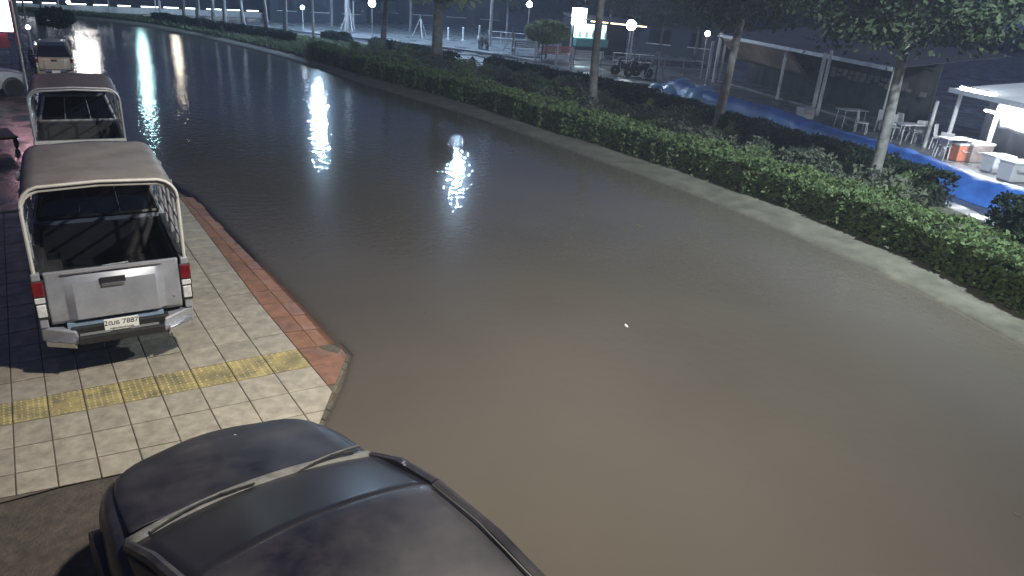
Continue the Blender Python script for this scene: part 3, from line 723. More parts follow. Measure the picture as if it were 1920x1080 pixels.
        # mirrors folded back along the doors
        b = MB(); b.hexa([(s * .88, -.72, 1.00), (s * 1.00, -.70, 1.00), (s * 1.04, -.50, 1.00), (s * .88, -.48, 1.00)], [(s * .89, -.71, 1.12), (s * .99, -.69, 1.13), (s * 1.02, -.51, 1.13), (s * .89, -.50, 1.12)]); mi = b.build('side_mirror', paint, root, bevel=.03)
        b = MB(); b.box((s * .885, -.60, 1.06), (.012, .17, .09)); b.build('mirror_glass', 'chrome', mi, bevel=.004)
        b = MB(); b.tube([(s * 1.0, -.72, 1.06), (s * 1.045, -.50, 1.06)], .012, 6); b.build('mirror_trim', 'alloy', mi)
        b = MB(); b.hexa([(s * .56, yF - .06, .56), (s * .84, yF - .32, .58), (s * .78, yF - .40, .58), (s * .50, yF - .16, .56)], [(s * .58, yF - .08, .66), (s * .84, yF - .34, .70), (s * .78, yF - .42, .71), (s * .52, yF - .18, .68)]); b.build('headlight', 'clearlens', root, bevel=.02)
        b = MB(); b.box((s * (hw - .10), yR + .12, .80), (.30, .18, .14)); b.build('tail_lamp', 'redlens', root, bevel=.03)
        for yy in (yF - .78, yR + .85):
            b = MB(); b.lathe((s * (hw - .085), yy, .33), [(.40, -.10), (.40, .085), (.385, .09)], 24, 'X'); b.build('wheel_arch', 'black', root, smooth=True)
            wheel(root, s * (hw - .10), yy, .325, .22, spokes=5)
        b = MB(); b.box((s * (hw + .004), -1.35, .90), (.02, .18, .03)); b.box((s * (hw + .004), -2.35, .91), (.02, .18, .03)); b.each('door_handle', 'chrome', root, bevel=.006)
C1 = empty('car', (1.87, -3.62, 0), math.radians(5.0), 1.06)
saloon(C1, 'navy', 'windscreen')
tag(C1, 'dusty dark navy car in the foreground, seen over its roof and bonnet', 'car')
C2 = empty('car', (.15, 22.4, 0), math.radians(-66), .84)
saloon(C2, 'white_car', 'glass', detail=False)
tag(C2, 'light grey car cut off by the left edge, only a wheel arch showing', 'car')
# ================================================================== LAMPS
def PX(p):
    d = np.asarray(p, float) - CAM_C; z = d @ CAM_F; return 960 + FPX * (d @ CAM_R) / z, 540 - FPX * (d @ CAM_U) / z
def zh(P, ypix):
    lo, hi = -1.0, 14.0
    for _ in range(40):
        m_ = (lo + hi) / 2
        if PX((P[0], P[1], m_))[1] > ypix: lo = m_
        else: hi = m_
    return (lo + hi) / 2
COOL = (0.52, 0.74, 1.0)
M['led_cool'] = emis('led_cool', COOL, 3200); M['led_teal'] = emis('led_teal', (0.55, 0.95, 1.0), 90); M['led_warm'] = emis('led_warm', (1.0, 0.88, 0.68), 90)
M['led_sign'] = emis('led_white_sign', (1.0, 0.95, 0.9), 40)
M['globe'] = emis('globe_light', (0.85, 0.92, 1.0), 14); M['globe_big'] = emis('globe_light_big', (0.85, 0.93, 1.0), 60)
M['tube_white'] = emis('tube_light', (0.88, 0.94, 1.0), 120); M['tube_orange'] = emis('tube_warm', (1.0, 0.72, 0.45), 5)
M['tube_hot'] = emis('tube_hot', (0.92, 0.96, 1.0), 420)
M['lightbox'] = emis('light_box', (0.82, 0.95, 1.0), 18); M['pink'] = emis('pink_sign', (1.0, 0.55, 0.62), 9); M['display'] = emis('lit_display', (0.5, 0.9, 1.0), 2.2)
M['far_tube'] = emis('far_tube', (0.85, 0.92, 1.0), 7)
def street_lamp(base, head, label, m='led_cool', r=.11, size=.5, group='street lamps', polemat='concrete_pole'):
    e = empty('street_lamp', (base[0], base[1], 0)); h = Vector((head[0] - base[0], head[1] - base[1], head[2]))
    hz = Vector((h.x, h.y, 0)); a = math.atan2(h.y, h.x)
    b = MB(); b.tube([(0, 0, 0), (0, 0, h.z * .5), (0, 0, h.z + .25)], [r, r * .85, r * .65], 10); b.build('pole', polemat, e, smooth=True)
    b = MB(); b.tube([(0, 0, h.z - .5), hz * .35 + Vector((0, 0, h.z + .02)), hz * .8 + Vector((0, 0, h.z + .14)), hz + Vector((0, 0, h.z + .14))], r * .42, 8); b.build('arm', 'lampbody', e, smooth=True)
    b = MB(); b.box(hz + Vector((0, 0, h.z + .11)), (size * 1.5, size * .62, .10), rz=a, taper=.8); hd = b.build('lamp_head', 'lampbody', e, bevel=.03)
    b = MB(); b.lathe((0, 0, 0), [(size * .10, -size * .60), (size * .34, -size * .52), (size * .50, -size * .28), (size * .55, 0.0)], 16); lo = b.build('lamp_lens', m, hd, smooth=True, loc=hz + Vector((0, 0, h.z + .045)))
    lo.rotation_euler = (0, 0, a)
    tag(e, label, 'street lamp', group); return e
def mirror(px, py, h):
    w_ = U(px, py, WATER_Z); d = w_ - np.array([CAM_C[0], CAM_C[1], WATER_Z]); k = (CAM_C[2] - WATER_Z + h - WATER_Z) / (CAM_C[2] - WATER_Z)
    d[2] = 0; p_ = np.array([CAM_C[0], CAM_C[1], 0]) + d * k; return (p_[0], p_[1], h)
ba = U(918, 92); hA = mirror(856, 300, 9.0)
street_lamp(ba, hA, 'pale concrete street lamp pole on the promenade, left of the round topiary tree')
bb_ = U(588, 76); hB = mirror(597, 222, 6.1)
street_lamp(bb_, hB, 'street lamp pole standing in the far median beside a bare trunk', r=.10)
hC = mirror(276, 190, 6.5); street_lamp((hC[0] + 2.0, hC[1] + 1.2), hC, 'far street lamp above the road whose teal glint lies on the water', 'led_teal', size=.6)
hC2 = mirror(272, 118, 7.0); street_lamp((hC2[0] + 2.5, hC2[1] + 1.0), hC2, 'farther street lamp behind the teal one, its glint a broken bar', 'led_teal', size=.9)
hD = mirror(333, 102, 7.5); street_lamp((hD[0] + 2.0, hD[1] + 1.0), hD, 'distant warm street lamp with a narrow reflection', 'led_warm', size=.7)
for k, (x, y, h, s_) in enumerate(((140, 80, 6, 1.2), (163, 62, 7, 1.3), (158, 118, 6.5, 1.2), (174, 92, 6.0, 1.2))):
    hE = mirror(x, y, h); street_lamp((hE[0] - 2.2, hE[1] + .5), hE, ['first', 'second', 'third', 'fourth'][k] + ' of the far left lamps that whiten the water behind the tan pickup', 'led_sign', size=s_)
# the lamp on the camera's own pole
kp = Vector(KEY_POS)
kb = empty('street_lamp', (3.3, -8.6, 0)); hz = Vector((KEY_POS[0] - 3.3, KEY_POS[1] + 8.6, 0)); kz = KEY_POS[2]
b = MB(); b.tube([(0, 0, 0), (0, 0, kz + .3)], [.12, .07], 10); b.build('pole', 'concrete_pole', kb, smooth=True)
b = MB(); b.tube([(0, 0, kz - .2), hz * .5 + Vector((0, 0, kz + .30)), hz + Vector((0, 0, kz + .18))], .045, 8); b.build('arm', 'lampbody', kb, smooth=True)
b = MB(); b.box(hz + Vector((0, 0, kz + .14)), (.8, .4, .12), rz=math.atan2(hz.y, hz.x)); b.build('lamp_head', 'lampbody', kb, bevel=.03)
ld = bpy.data.lights.new('lamp_light', 'AREA'); ld.shape = 'DISK'; ld.size = .40; ld.energy = KEY_W; ld.color = KEY_COL
lo = bpy.data.objects.new('lamp_light', ld); COL.objects.link(lo); lo.parent = kb; lo.location = hz + Vector((0, 0, kz + .04)); lo.rotation_euler = Vector((0.9, 2.2, -7.0)).to_track_quat('-Z', 'Y').to_euler()
tag(kb, 'warm street lamp standing over the near water, behind the viewer', 'street lamp', 'street lamps')

# cool lamp of the same row, on the median just right of the picture
mb_ = empty('street_lamp', (16.6, -6.6, .05)); hz = Vector((-1.6, .9, 0))
b = MB(); b.tube([(0, 0, 0), (0, 0, 9.7)], [.13, .07], 10); b.build('pole', 'concrete_pole', mb_, smooth=True)
b = MB(); b.tube([(0, 0, 9.3), hz * .5 + Vector((0, 0, 9.65)), hz + Vector((0, 0, 9.55))], .04, 8); b.build('arm', 'lampbody', mb_, smooth=True)
b = MB(); b.box(hz + Vector((0, 0, 9.52)), (.8, .4, .12), rz=math.atan2(hz.y, hz.x)); b.build('lamp_head', 'lampbody', mb_, bevel=.03)
ld = bpy.data.lights.new('lamp_light', 'AREA'); ld.shape = 'DISK'; ld.size = .45; ld.energy = 6500; ld.color = (0.82, 0.95, 1.0)
lo = bpy.data.objects.new('lamp_light', ld); COL.objects.link(lo); lo.parent = mb_; lo.location = hz + Vector((0, 0, 9.42)); lo.rotation_euler = Vector((5.5, 11.0, -8.0)).to_track_quat('-Z', 'Y').to_euler()
tag(mb_, 'cool white street lamp on the median just outside the right edge', 'street lamp', 'street lamps')

# ================================================================== MEDIAN VEGETATION
def hedge(name, path, width, height, n, size, m, label, side=1, near=None, group=None, seed=0):
    p = np.array(path); d = np.r_[0, np.cumsum(np.hypot(*np.diff(p, axis=0).T))]; Lh = d[-1]
    e = empty(name, (p[0][0], p[0][1], .06)); org = np.array([p[0][0], p[0][1], .06])
    def pos(s): return np.stack([np.interp(s, d, p[:, 0]), np.interp(s, d, p[:, 1])], -1)
    def nrm(s):
        t = pos(np.minimum(s + .15, Lh)) - pos(np.maximum(s - .15, 0)); t /= np.maximum(1e-6, np.hypot(t[:, 0], t[:, 1]))[:, None]; return np.stack([t[:, 1], -t[:, 0]], -1) * side
    def bul(s, q): return .05 * np.sin(s * 1.7 + q * 3 + seed) + .045 * np.sin(s * 4.3 + q * 5) + .04 * np.sin(s * 9.1 + 2 * q) + .03 * np.sin(s * 19.7 + 7 * q)
    # solid dark core, the hedge's inner shade put into its colour
    ss = np.linspace(.12, Lh - .12, max(8, int(Lh / .35))); P_, Nn = pos(ss), nrm(ss); secs = []
    for k, s in enumerate(ss):
        r = []
        ed = min(1.0, .25 + min(s, Lh - s) / .5)
        for a, z in ((.12, -.05), (.10, .5), (.15, .84 * ed), (.5, .90 * ed), (.85, .84 * ed), (.90, .5 * ed), (.88, -.05)):
            q = P_[k] + Nn[k] * width * a; r.append((q[0] - org[0] + rng.normal(0, .02), q[1] - org[1] + rng.normal(0, .02), z * height + bul(np.array([s]), a)[0] * .7 - .03))
        secs.append(r)
    b = MB(); b.loft(secs, caps=True); b.build('dark_core', 'core', e)
    # leaves
    s = rng.random(n) * Lh
    if near is not None: s = Lh * rng.random(n) ** near
    u = rng.random(n); a = np.zeros(n); z = np.zeros(n)
    fr = u < .40; tp = (u >= .40) & (u < .86); bk = u >= .86
    a[fr] = rng.normal(0, .025, fr.sum()); z[fr] = rng.random(fr.sum()) ** .8
    a[tp] = rng.random(tp.sum()); z[tp] = 1 + rng.normal(0, .03, tp.sum())
    a[bk] = 1 + rng.normal(0, .025, bk.sum()); z[bk] = rng.random(bk.sum())
    ne = max(60, int(500 * n * width * height / max(1, Lh * (width + 2 * height)) / 500)); s[:ne] = np.where(rng.random(ne) < .5, rng.random(ne) * .12, Lh - rng.random(ne) * .12); a[:ne] = rng.random(ne); z[:ne] = rng.random(ne); fr[:ne] = False; tp[:ne] = False; bk[:ne] = False
    bl = bul(s, a); q = pos(s) + nrm(s) * (width * a + np.where(fr, -bl * .8, np.where(bk, bl * .8, 0)))[:, None]
    zz = z * height + np.where(z > .8, bl, 0) - np.where(tp, 0.10 * np.abs(a - .5) ** 3 * 8 * height, 0)
    Pl = np.stack([q[:, 0] - org[0], q[:, 1] - org[1], zz], -1)
    link('foliage', leaf_mesh('foliage', Pl, size if near is None else size * (1 + 1.2 * (s / Lh)), m), e)
    tag(e, label, 'hedge', group); return e
hp = [q for q in SH if -8.5 < q[1] < 33]
hedge('hedge', hp, 1.15, .78, 62000, .062, 'leaf_hedge', 'long clipped green hedge along the kerb at the edge of the flood', near=1.6)
bp = [q for q in SB if -6 < q[1] < 27]
cut = [k for k, q in enumerate(bp) if q[1] < .1][-1]
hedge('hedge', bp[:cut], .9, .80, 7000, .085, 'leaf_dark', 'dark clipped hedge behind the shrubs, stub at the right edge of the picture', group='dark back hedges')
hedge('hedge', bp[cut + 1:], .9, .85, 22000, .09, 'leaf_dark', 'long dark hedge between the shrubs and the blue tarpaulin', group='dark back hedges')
# row of short clipped blocks beyond, hedge shadow put into their dark leaf colour
for k, (x0, y0, x1, y1) in enumerate(((840, 125, 745, 105), (730, 102, 690, 93), (640, 84, 600, 77), (536, 84, 505, 78), (493, 76, 462, 71), (452, 70, 422, 65), (412, 64, 388, 60), (378, 58, 352, 54), (340, 52, 316, 48), (306, 46, 286, 43))):
    A_, B_ = U(x0, y0)[:2], U(x1, y1)[:2]
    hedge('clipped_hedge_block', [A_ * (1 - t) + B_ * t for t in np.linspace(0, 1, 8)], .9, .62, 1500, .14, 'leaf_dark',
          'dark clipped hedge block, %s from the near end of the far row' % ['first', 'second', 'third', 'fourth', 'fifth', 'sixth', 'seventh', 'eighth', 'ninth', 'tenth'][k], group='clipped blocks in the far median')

# rough grass on the far median
ig = [k for k in range(NS - 1) if 30 < SH[k][1] < 70]; n = 30000; kk = rng.choice(ig, n); tt = rng.random(n)[:, None]; ww = (-.02 + 1.05 * rng.random(n))[:, None]
ga = SH[kk] * (1 - tt) + SH[kk + 1] * tt; gb = SB[kk] * (1 - tt) + SB[kk + 1] * tt; gp = ga * (1 - ww) + gb * ww
o = link('median_grass', leaf_mesh('median_grass', np.c_[gp, .10 + .14 * rng.random(n)], .20, 'leaf_grass', aspect=3.0)); tag(o, 'pale rough grass covering the far median', 'grass', kind='stuff')
def shrub_mesh(kind):
    Pn = []
    ns = 9
    for k in range(ns):
        c = np.array([rng.normal(0, .20), rng.normal(0, .20), .25 + .35 * rng.random()]); n = 46
        d = rng.normal(size=(n, 3)); d /= np.linalg.norm(d, axis=1)[:, None]; Pn.append(c + d * (.10 + .13 * rng.random((n, 1))) * np.array([1, 1, .9]))
    return leaf_mesh('shrub_leaves', np.concatenate(Pn), .085, kind, aspect=2.2)
def stem_mesh():
    b = MB()
    for k in range(6):
        a = rng.random() * 6.28; b.tube([(0, 0, 0), (math.cos(a) * .12, math.sin(a) * .12, .28), (math.cos(a) * .24, math.sin(a) * .24, .52)], [.012, .009, .004], 5)
    return b
SHV = [shrub_mesh('leaf_shrub') for _ in range(4)] + [shrub_mesh('leaf_hedge') for _ in range(2)]
sm = stem_mesh().build('stems', 'bark'); SM = sm.data; bpy.data.objects.remove(sm)
def shrub(x, y, sc, v, label, group='loose shrubs in the planting bed'):
    e = empty('shrub', (x, y, .10), random.random() * 6.28, sc); link('foliage', SHV[v], e); link('stems', SM, e); tag(e, label, 'shrub', group); return e
spots = []
for i in range(16, 92):
    for r in range(3 if i < 50 else 2):
        if SH[i][1] > 34: continue
        t = .36 + .58 * rng.random(); h, q = SH[i], SB[i]; p_ = h * (1 - t) + q * t + rng.normal(0, .15, 2); spots.append((PX((p_[0], p_[1], .3))[0], p_, t, int(rng.integers(0, 6)), .7 + .6 * rng.random()))
spots.sort(key=lambda a_: -a_[0])
NUM = 'first second third fourth fifth sixth seventh eighth ninth tenth eleventh twelfth thirteenth fourteenth fifteenth sixteenth seventeenth eighteenth nineteenth twentieth'.split()
MARKS = [(1640, 'the right edge'), (1340, 'the trunk by the blue tarpaulin'), (1112, 'the leaning trunk'), (822, 'the trunk with the white globe'), (-1e9, 'the thick lit trunk')]
tally = {}
for px_, p_, t, v, sc_ in spots:
    mk_ = next(l for x_, l in MARKS if px_ > x_); row = 'near' if t < .65 else 'back'; kd = 'grey-green' if v < 4 else 'darker green'
    k_ = tally.get((mk_, row, kd), 0); tally[(mk_, row, kd)] = k_ + 1
    shrub(p_[0], p_[1], sc_, v, '%s %s shrub leftward from %s, %s row' % (NUM[min(k_, 19)], kd, mk_, row), kd + ' shrubs in the bed')
def pale_plant(x, y, sc, label):
    P0 = U(x, y); e = empty('broadleaf_plant', (P0[0], P0[1], .1), 0, sc); n = 60
    d = rng.normal(size=(n, 3)); d[:, 2] = np.abs(d[:, 2]); d /= np.linalg.norm(d, axis=1)[:, None]
    link('foliage', leaf_mesh('foliage', d * np.array([.42, .42, .42]) * (.7 + .4 * rng.random((n, 1))) + [0, 0, .35], .26, 'leaf_pale', aspect=2.4), e); link('stems', SM, e); tag(e, label, 'plant')
pale_plant(1043, 182, 1.0, 'pale broad-leaved plant before the dark hedge, left of a slim trunk')
pale_plant(1218, 222, .8, 'pale green plant in the bed right of the slim trunk with the white globe')
pale_plant(1375, 275, .9, 'pale green plant in the bed right of the leaning trunk')

# ------------------------------------------------------------------ trees
def make_crown(n_cl, R, zc, H, n_leaf, size, m='leaf_tree'):
    Pn = []
    for k in range(n_cl):
        d = rng.normal(size=3); d /= np.linalg.norm(d); r = (.35 + .65 * rng.random()) ** .6
        c = np.array([d[0] * R * r, d[1] * R * r, zc + d[2] * H * r]); k2 = int(n_leaf / n_cl * (.5 + rng.random())); q = rng.normal(size=(k2, 3)) * np.array([.42, .42, .24]) * (.7 + .5 * rng.random()); Pn.append(c + q)
    return leaf_mesh('crown', np.concatenate(Pn), size, m, aspect=2.0)
def trunk_builder(h, r, lean, fork, R, zc, seedv):
    rs = np.random.default_rng(seedv); b = MB(); pts = []; rad = []
    for k in range(9):
        t = k / 8; pts.append((lean[0] * t + .07 * math.sin(t * 5 + seedv), lean[1] * t + .05 * math.sin(t * 4 + 2 * seedv), h * t)); rad.append(r * (1.25 if k == 0 else 1 - .45 * t))
    b.tube(pts, rad, 10); limbs = []
    for k in range(7):
        t = fork + (1 - fork) * k / 6.5; i0 = t * 8; a = pts[int(i0)]; bq = pts[min(8, int(i0) + 1)]; f_ = i0 - int(i0); st = Vector(a).lerp(Vector(bq), f_)
        an = 2.4 * k + rs.random(); ln = R * (.55 + .4 * rs.random()); up = .35 + .6 * rs.random()
        q = [st, st + Vector((math.cos(an) * ln * .4, math.sin(an) * ln * .4, ln * .4 * up)), st + Vector((math.cos(an + .3) * ln, math.sin(an + .3) * ln, ln * up))]; limbs.append((q, r * .38 * (1 - .5 * t)))
    return b, limbs
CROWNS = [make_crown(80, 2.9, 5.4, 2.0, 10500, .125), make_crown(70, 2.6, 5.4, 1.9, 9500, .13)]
CROWN_LIT_TONE = make_crown(16, 1.35, 2.95, .38, 420, .30, 'leaf_pale')  # lamp-lit leaves: the light is put into the paler leaf colour
def tree(base, sc, lean, label, crown=0, r=.14, h=5.6, fork=.55, group='slim trees in the median', seedv=1, z=.08, cz=0.0):
    e = empty('tree', (base[0], base[1], z), 0, sc); b, limbs = trunk_builder(h, r, lean, fork, 1.9, 5, seedv); tr = b.build('trunk', 'bark', e, smooth=True)
    for q, rr_ in limbs:
        bb = MB(); bb.tube(q, [rr_, rr_ * .7, rr_ * .3], 7); bb.build('limb', 'bark', tr, smooth=True)
    if crown is not None:
        me = CROWNS[crown] if isinstance(crown, int) else crown
        o = link('crown', me, e, (lean[0] * .8, lean[1] * .8, cz), (0, 0, seedv * 1.3))
    tag(e, label, 'tree', group); return e
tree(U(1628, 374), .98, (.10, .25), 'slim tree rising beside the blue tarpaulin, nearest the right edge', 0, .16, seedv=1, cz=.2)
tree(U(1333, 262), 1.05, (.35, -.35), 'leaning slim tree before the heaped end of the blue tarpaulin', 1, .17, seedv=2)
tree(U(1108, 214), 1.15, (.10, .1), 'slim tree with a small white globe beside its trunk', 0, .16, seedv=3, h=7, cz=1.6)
tree(U(822, 132), 1.25, (0, .15), 'thick-trunked tree with leaves coloured pale as if lit among the far benches', CROWN_LIT_TONE, .25, seedv=4, h=7.5, fork=.5, cz=.3)
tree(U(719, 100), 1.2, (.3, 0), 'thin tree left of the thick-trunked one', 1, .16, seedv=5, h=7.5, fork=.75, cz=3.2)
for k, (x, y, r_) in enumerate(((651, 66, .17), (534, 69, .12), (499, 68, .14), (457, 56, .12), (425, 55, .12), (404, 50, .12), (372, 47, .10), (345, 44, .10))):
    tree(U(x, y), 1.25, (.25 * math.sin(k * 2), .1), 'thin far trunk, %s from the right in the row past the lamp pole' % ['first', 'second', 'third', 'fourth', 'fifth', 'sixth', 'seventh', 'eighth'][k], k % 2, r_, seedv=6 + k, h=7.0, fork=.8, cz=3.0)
# ================================================================== BEYOND THE MEDIAN
# --- blue tarpaulin flood barrier: a draped sheet over a bank of sandbags
def barrier():
    e = empty('flood_barrier', (24.0, 4.5, .03)); org = np.array([24.0, 4.5, .03])
    base = spline([(20.6, -3.8)] + [tuple(U(x, y)[:2]) for x, y in ((1920, 412), (1751, 352), (1645, 311), (1460, 243), (1345, 206), (1240, 172))], 90)
    secs = []
    for k, p_ in enumerate(base):
        t = base[min(k + 1, 89)] - base[max(k - 1, 0)]; t /= np.hypot(*t); n = np.array([t[1], -t[0]]); r = []
        w0 = 1 + float(np.clip(rng.normal(0, .05), -.1, .1))
        for j, (a, z) in enumerate(((-.3, .01), (0, .03), (.10, .28), (.22, .50), (.4, .62), (.7, .64), (1.05, .55), (1.25, .30), (1.4, .05), (2.2, .03))):
            q = p_ + n * (a * w0 + rng.normal(0, .035)); r.append((q[0] - org[0], q[1] - org[1], max(.008 + .004 * j, z * (.90 + .05 * math.sin(k * .23) + rng.normal(0, .06)) - (0 if z > .05 else 0))))
        secs.append(r)
    b = MB(); b.loft(secs); b.build('tarpaulin', 'tarp', e, smooth=True, sub=1, angle=180)
    tag(e, 'long blue tarpaulin flood barrier lying along the riverside road', 'flood barrier')
    return base, org
TB, _ = barrier()
M['tarp_lit'] = mat('crumpled_tarp_lit', (0.10, 0.26, 0.42), rough=0.35, scale=3, col2=(0.28, 0.46, 0.58), bump=0.5, bscale=6)  # same tarpaulin in a paler copy, cyan lamp light put into the colour
def heap(px, py, s_, label):
    P0 = U(px, py); e = empty('tarpaulin_heap', (P0[0], P0[1], .03), rng.random() * 6, s_); secs = []
    for a in np.linspace(0, math.pi, 9):
        secs.append([(math.cos(a) * .9 * (1 + .2 * rng.normal()) * math.cos(t) ** .6, math.sin(t) * 1.0 + rng.normal(0, .06), max(.005, math.sin(a) * .5 * math.cos(t) ** .5 * (1 + .35 * rng.normal()))) for t in np.linspace(-1.5, 1.5, 9)])
    b = MB(); b.loft(secs); b.build('folded_sheet', 'tarp_lit', e, smooth=True, sub=1, angle=180); tag(e, label, 'tarpaulin', 'crumpled tarpaulin heaps')
for x, y, s_, l in ((1248, 170, .9, 'crumpled pale blue tarpaulin heap at the far end of the barrier'), (1278, 176, 1.2, 'large crumpled pale tarpaulin heap left of the twin white poles'), (1318, 190, 1.1, 'crumpled tarpaulin heap at the foot of the twin white poles'), (1312, 204, .8, 'small white crumpled sheet before the leaning trunk'), (1385, 208, 1.0, 'crumpled blue heap right of the leaning trunk')): heap(x, y, s_, l)

# --- poles
def pole(base_px, top_px_y, r, m, label, lean=(0, 0), group='poles by the stalls'):
    P0 = U(*base_px); z = zh(P0, top_px_y); e = empty('pole', (P0[0], P0[1], .02)); b = MB(); b.tube([(0, 0, 0), (lean[0] * .5, lean[1] * .5, z * .5), (lean[0], lean[1], z)], [r, r, r * .9], 10); b.build('shaft', m, e, smooth=True)
    b = MB(); b.lathe((0, 0, 0), [(r * 2.2, 0), (r * 2.0, .05), (r * 1.2, .12)], 10); b.build('footing', 'concrete_pole', e, smooth=True); tag(e, label, 'pole', group)
pole((1322, 170), 78, .085, 'white_post', 'left one of the twin white poles beside the leaning trunk')
pole((1336, 160), 62, .10, 'white_post', 'right one of the twin white poles beside the leaning trunk')
pole((1519, 228), 100, .09, 'concrete_pole', 'grey pole right behind the white stall pole')
pole((1530, 224), 96, .075, 'white_post', 'bright white pole holding the dark stall eave')
pole((1730, 285), 190, .07, 'concrete_pole', 'thin grey pole among the chairs of the right stall')
pole((663, 50), 2, .07, 'white_post', 'white pole by the far dark hut')

# --- stalls
def stall(p0, p1, z0, z1, depth, parts, label, rise=.7):
    """front line from p0 to p1 (ground), eave heights z0,z1, depth to the river side"""
    p0, p1 = np.array(p0[:2]), np.array(p1[:2]); d = p1 - p0; Ln = np.hypot(*d); d /= Ln; v = np.array([d[1], -d[0]])
    e = empty('market_stall', (p0[0], p0[1], .19)); 
    def Q(u_, w_, z): return (d[0] * u_ + v[0] * w_, d[1] * u_ + v[1] * w_, z - .19)
    ez = lambda u_: z0 + (z1 - z0) * u_ / Ln
    n = max(3, int(Ln / 1.1))
    for k in range(n):
        a, c = k * Ln / n, (k + 1) * Ln / n - .02
        b = MB(); b.hexa([Q(a, -.35, ez(a)), Q(c, -.35, ez(c)), Q(c, depth, ez(c) + rise), Q(a, depth, ez(a) + rise)], [Q(a, -.35, ez(a) + .04), Q(c, -.35, ez(c) + .04), Q(c, depth, ez(c) + rise + .04), Q(a, depth, ez(a) + rise + .04)]); b.build('roof_sheet', parts.get('roof', 'roofdark'), e)
    b = MB(); b.hexa([Q(0, -.42, ez(0) - .10), Q(Ln, -.42, ez(Ln) - .10), Q(Ln, -.36, ez(Ln) - .10), Q(0, -.36, ez(0) - .10)], [Q(0, -.42, ez(0) + .06), Q(Ln, -.42, ez(Ln) + .06), Q(Ln, -.36, ez(Ln) + .06), Q(0, -.36, ez(0) + .06)]); b.build('gutter', 'gutter', e)
    for u_ in parts['posts']:
        b = MB(); b.tube([Q(u_ * Ln, 0, .19), Q(u_ * Ln, 0, ez(u_ * Ln))], .075, 8); b.build('post', 'white_post', e, smooth=True)
    # back curtain in hanging widths
    cw_ = parts.get('cw', depth * .75); nc = max(2, n // 3)
    for k in range(nc):
        a, c = k * Ln / nc - .05, (k + 1) * Ln / nc + .05; r0 = []; r1 = []
        for t in np.linspace(a, c, 30): wv = .035 * math.sin(t * 5.3) + .02 * math.sin(t * 11) + .03 * (k % 2); r0.append(Q(t, cw_ + wv, .31)); r1.append(Q(t, cw_ + wv * .5, ez(t) + rise * cw_ / depth - .02))
        b = MB(); b.loft([r0, r1]); b.build('curtain', parts.get('curtain', 'curtain'), e, smooth=True, solid=.01)
    # low plinth
    b = MB(); b.hexa([Q(0, .2, .20), Q(Ln, .2, .20), Q(Ln, depth, .20), Q(0, depth, .20)], [Q(0, .2, .30), Q(Ln, .2, .30), Q(Ln, depth, .30), Q(0, depth, .30)]); b.build('plinth', 'prom', e)
    if 'valance' in parts:
        for row, (w_, dz, h_) in enumerate(((.9, .55, .22), (1.5, .85, .16))):
            m = int(Ln / .42)
            for k in range(m):
                if rng.random() < .15: continue
                a = k * Ln / m; c = a + Ln / m * .8; zz = ez(a) - dz; hh = h_ * (.6 + .7 * rng.random())
                b = MB(); b.hexa([Q(a, w_, zz - hh), Q(c, w_, zz - hh), Q(c, w_ + .02, zz - hh), Q(a, w_ + .02, zz - hh)], [Q(a, w_, zz), Q(c, w_, zz), Q(c, w_ + .02, zz), Q(a, w_ + .02, zz)]); b.build('valance_flap', 'valance', e)
    if 'awning' in parts:
        a, c = parts['awning']; a *= Ln; c *= Ln
        rws = []
        for t in np.linspace(0, 1, 8): rws.append([Q(u_, -.2 + t * 1.2, ez(u_) - .12 - 1.15 * t + .10 * math.sin(t * 3.1) * math.sin(u_ * 1.7)) for u_ in np.linspace(a, c, 14)])
        b = MB(); b.loft(rws); b.build('awning', 'brown_canvas', e, smooth=True, solid=.015)
    if 'tubes' in parts:
        for u_, w_, dz, ln, m in parts['tubes']:
            u_ *= Ln; b = MB(); b.tube([Q(u_ - ln / 2, w_, ez(u_) - dz), Q(u_ + ln / 2, w_, ez(u_) - dz)], .03, 8); tb = b.build('tube_lamp', m, e, smooth=True)
            b = MB(); b.hexa([Q(u_ - ln / 2, w_ - .05, ez(u_) - dz + .035), Q(u_ + ln / 2, w_ - .05, ez(u_) - dz + .035), Q(u_ + ln / 2, w_ + .05, ez(u_) - dz + .035), Q(u_ - ln / 2, w_ + .05, ez(u_) - dz + .035)], [Q(u_ - ln / 2, w_ - .05, ez(u_) - dz + .07), Q(u_ + ln / 2, w_ - .05, ez(u_) - dz + .07), Q(u_ + ln / 2, w_ + .05, ez(u_) - dz + .07), Q(u_ - ln / 2, w_ + .05, ez(u_) - dz + .07)]); b.build('lamp_batten', 'white_post', tb)
    tag(e, label, 'market stall', 'stalls along the river'); return e, Q, ez, Ln
eA0 = U(1655, 255); eA1 = U(1342, 160)
sA, QA, ezA, LA = stall(eA0, eA1, 2.62, 2.80, 5.0, dict(posts=(.02, .55, .98), valance=1, awning=(.50, .99), cw=1.9), 'long dark stall with brown awning and ragged valance under a pale gutter')
eB0 = U(1990, 372); eB1 = U(1765, 285)
sB, QB, ezB, LB_ = stall(eB0, eB1, 2.3, 2.25, 4.5, dict(posts=(.02, .62, .98), roof='white_canvas', curtain='grey_shutter', cw=1.2, tubes=[(.80, -.25, -.12, 1.7, 'tube_white'), (.56, -.30, .42, 1.2, 'tube_hot'), (.40, -.30, .42, 1.3, 'tube_hot'), (.24, -.30, .42, 1.3, 'tube_hot')]), 'brightly lit white-roofed stall with a grey curtain at the right edge')
# white canvas flap hanging from the right stall; hot tubes placed in front brighten it
rws = [[QB(u_, .02 + .15 * t, ezB(u_) - .06 - .85 * t + .03 * math.sin(u_ * 6)) for u_ in np.linspace(.2, LB_ * .62, 16)] for t in np.linspace(0, 1, 5)]
b = MB(); b.loft(rws); b.build('canvas_flap', 'white_canvas', sB, smooth=True, solid=.01)

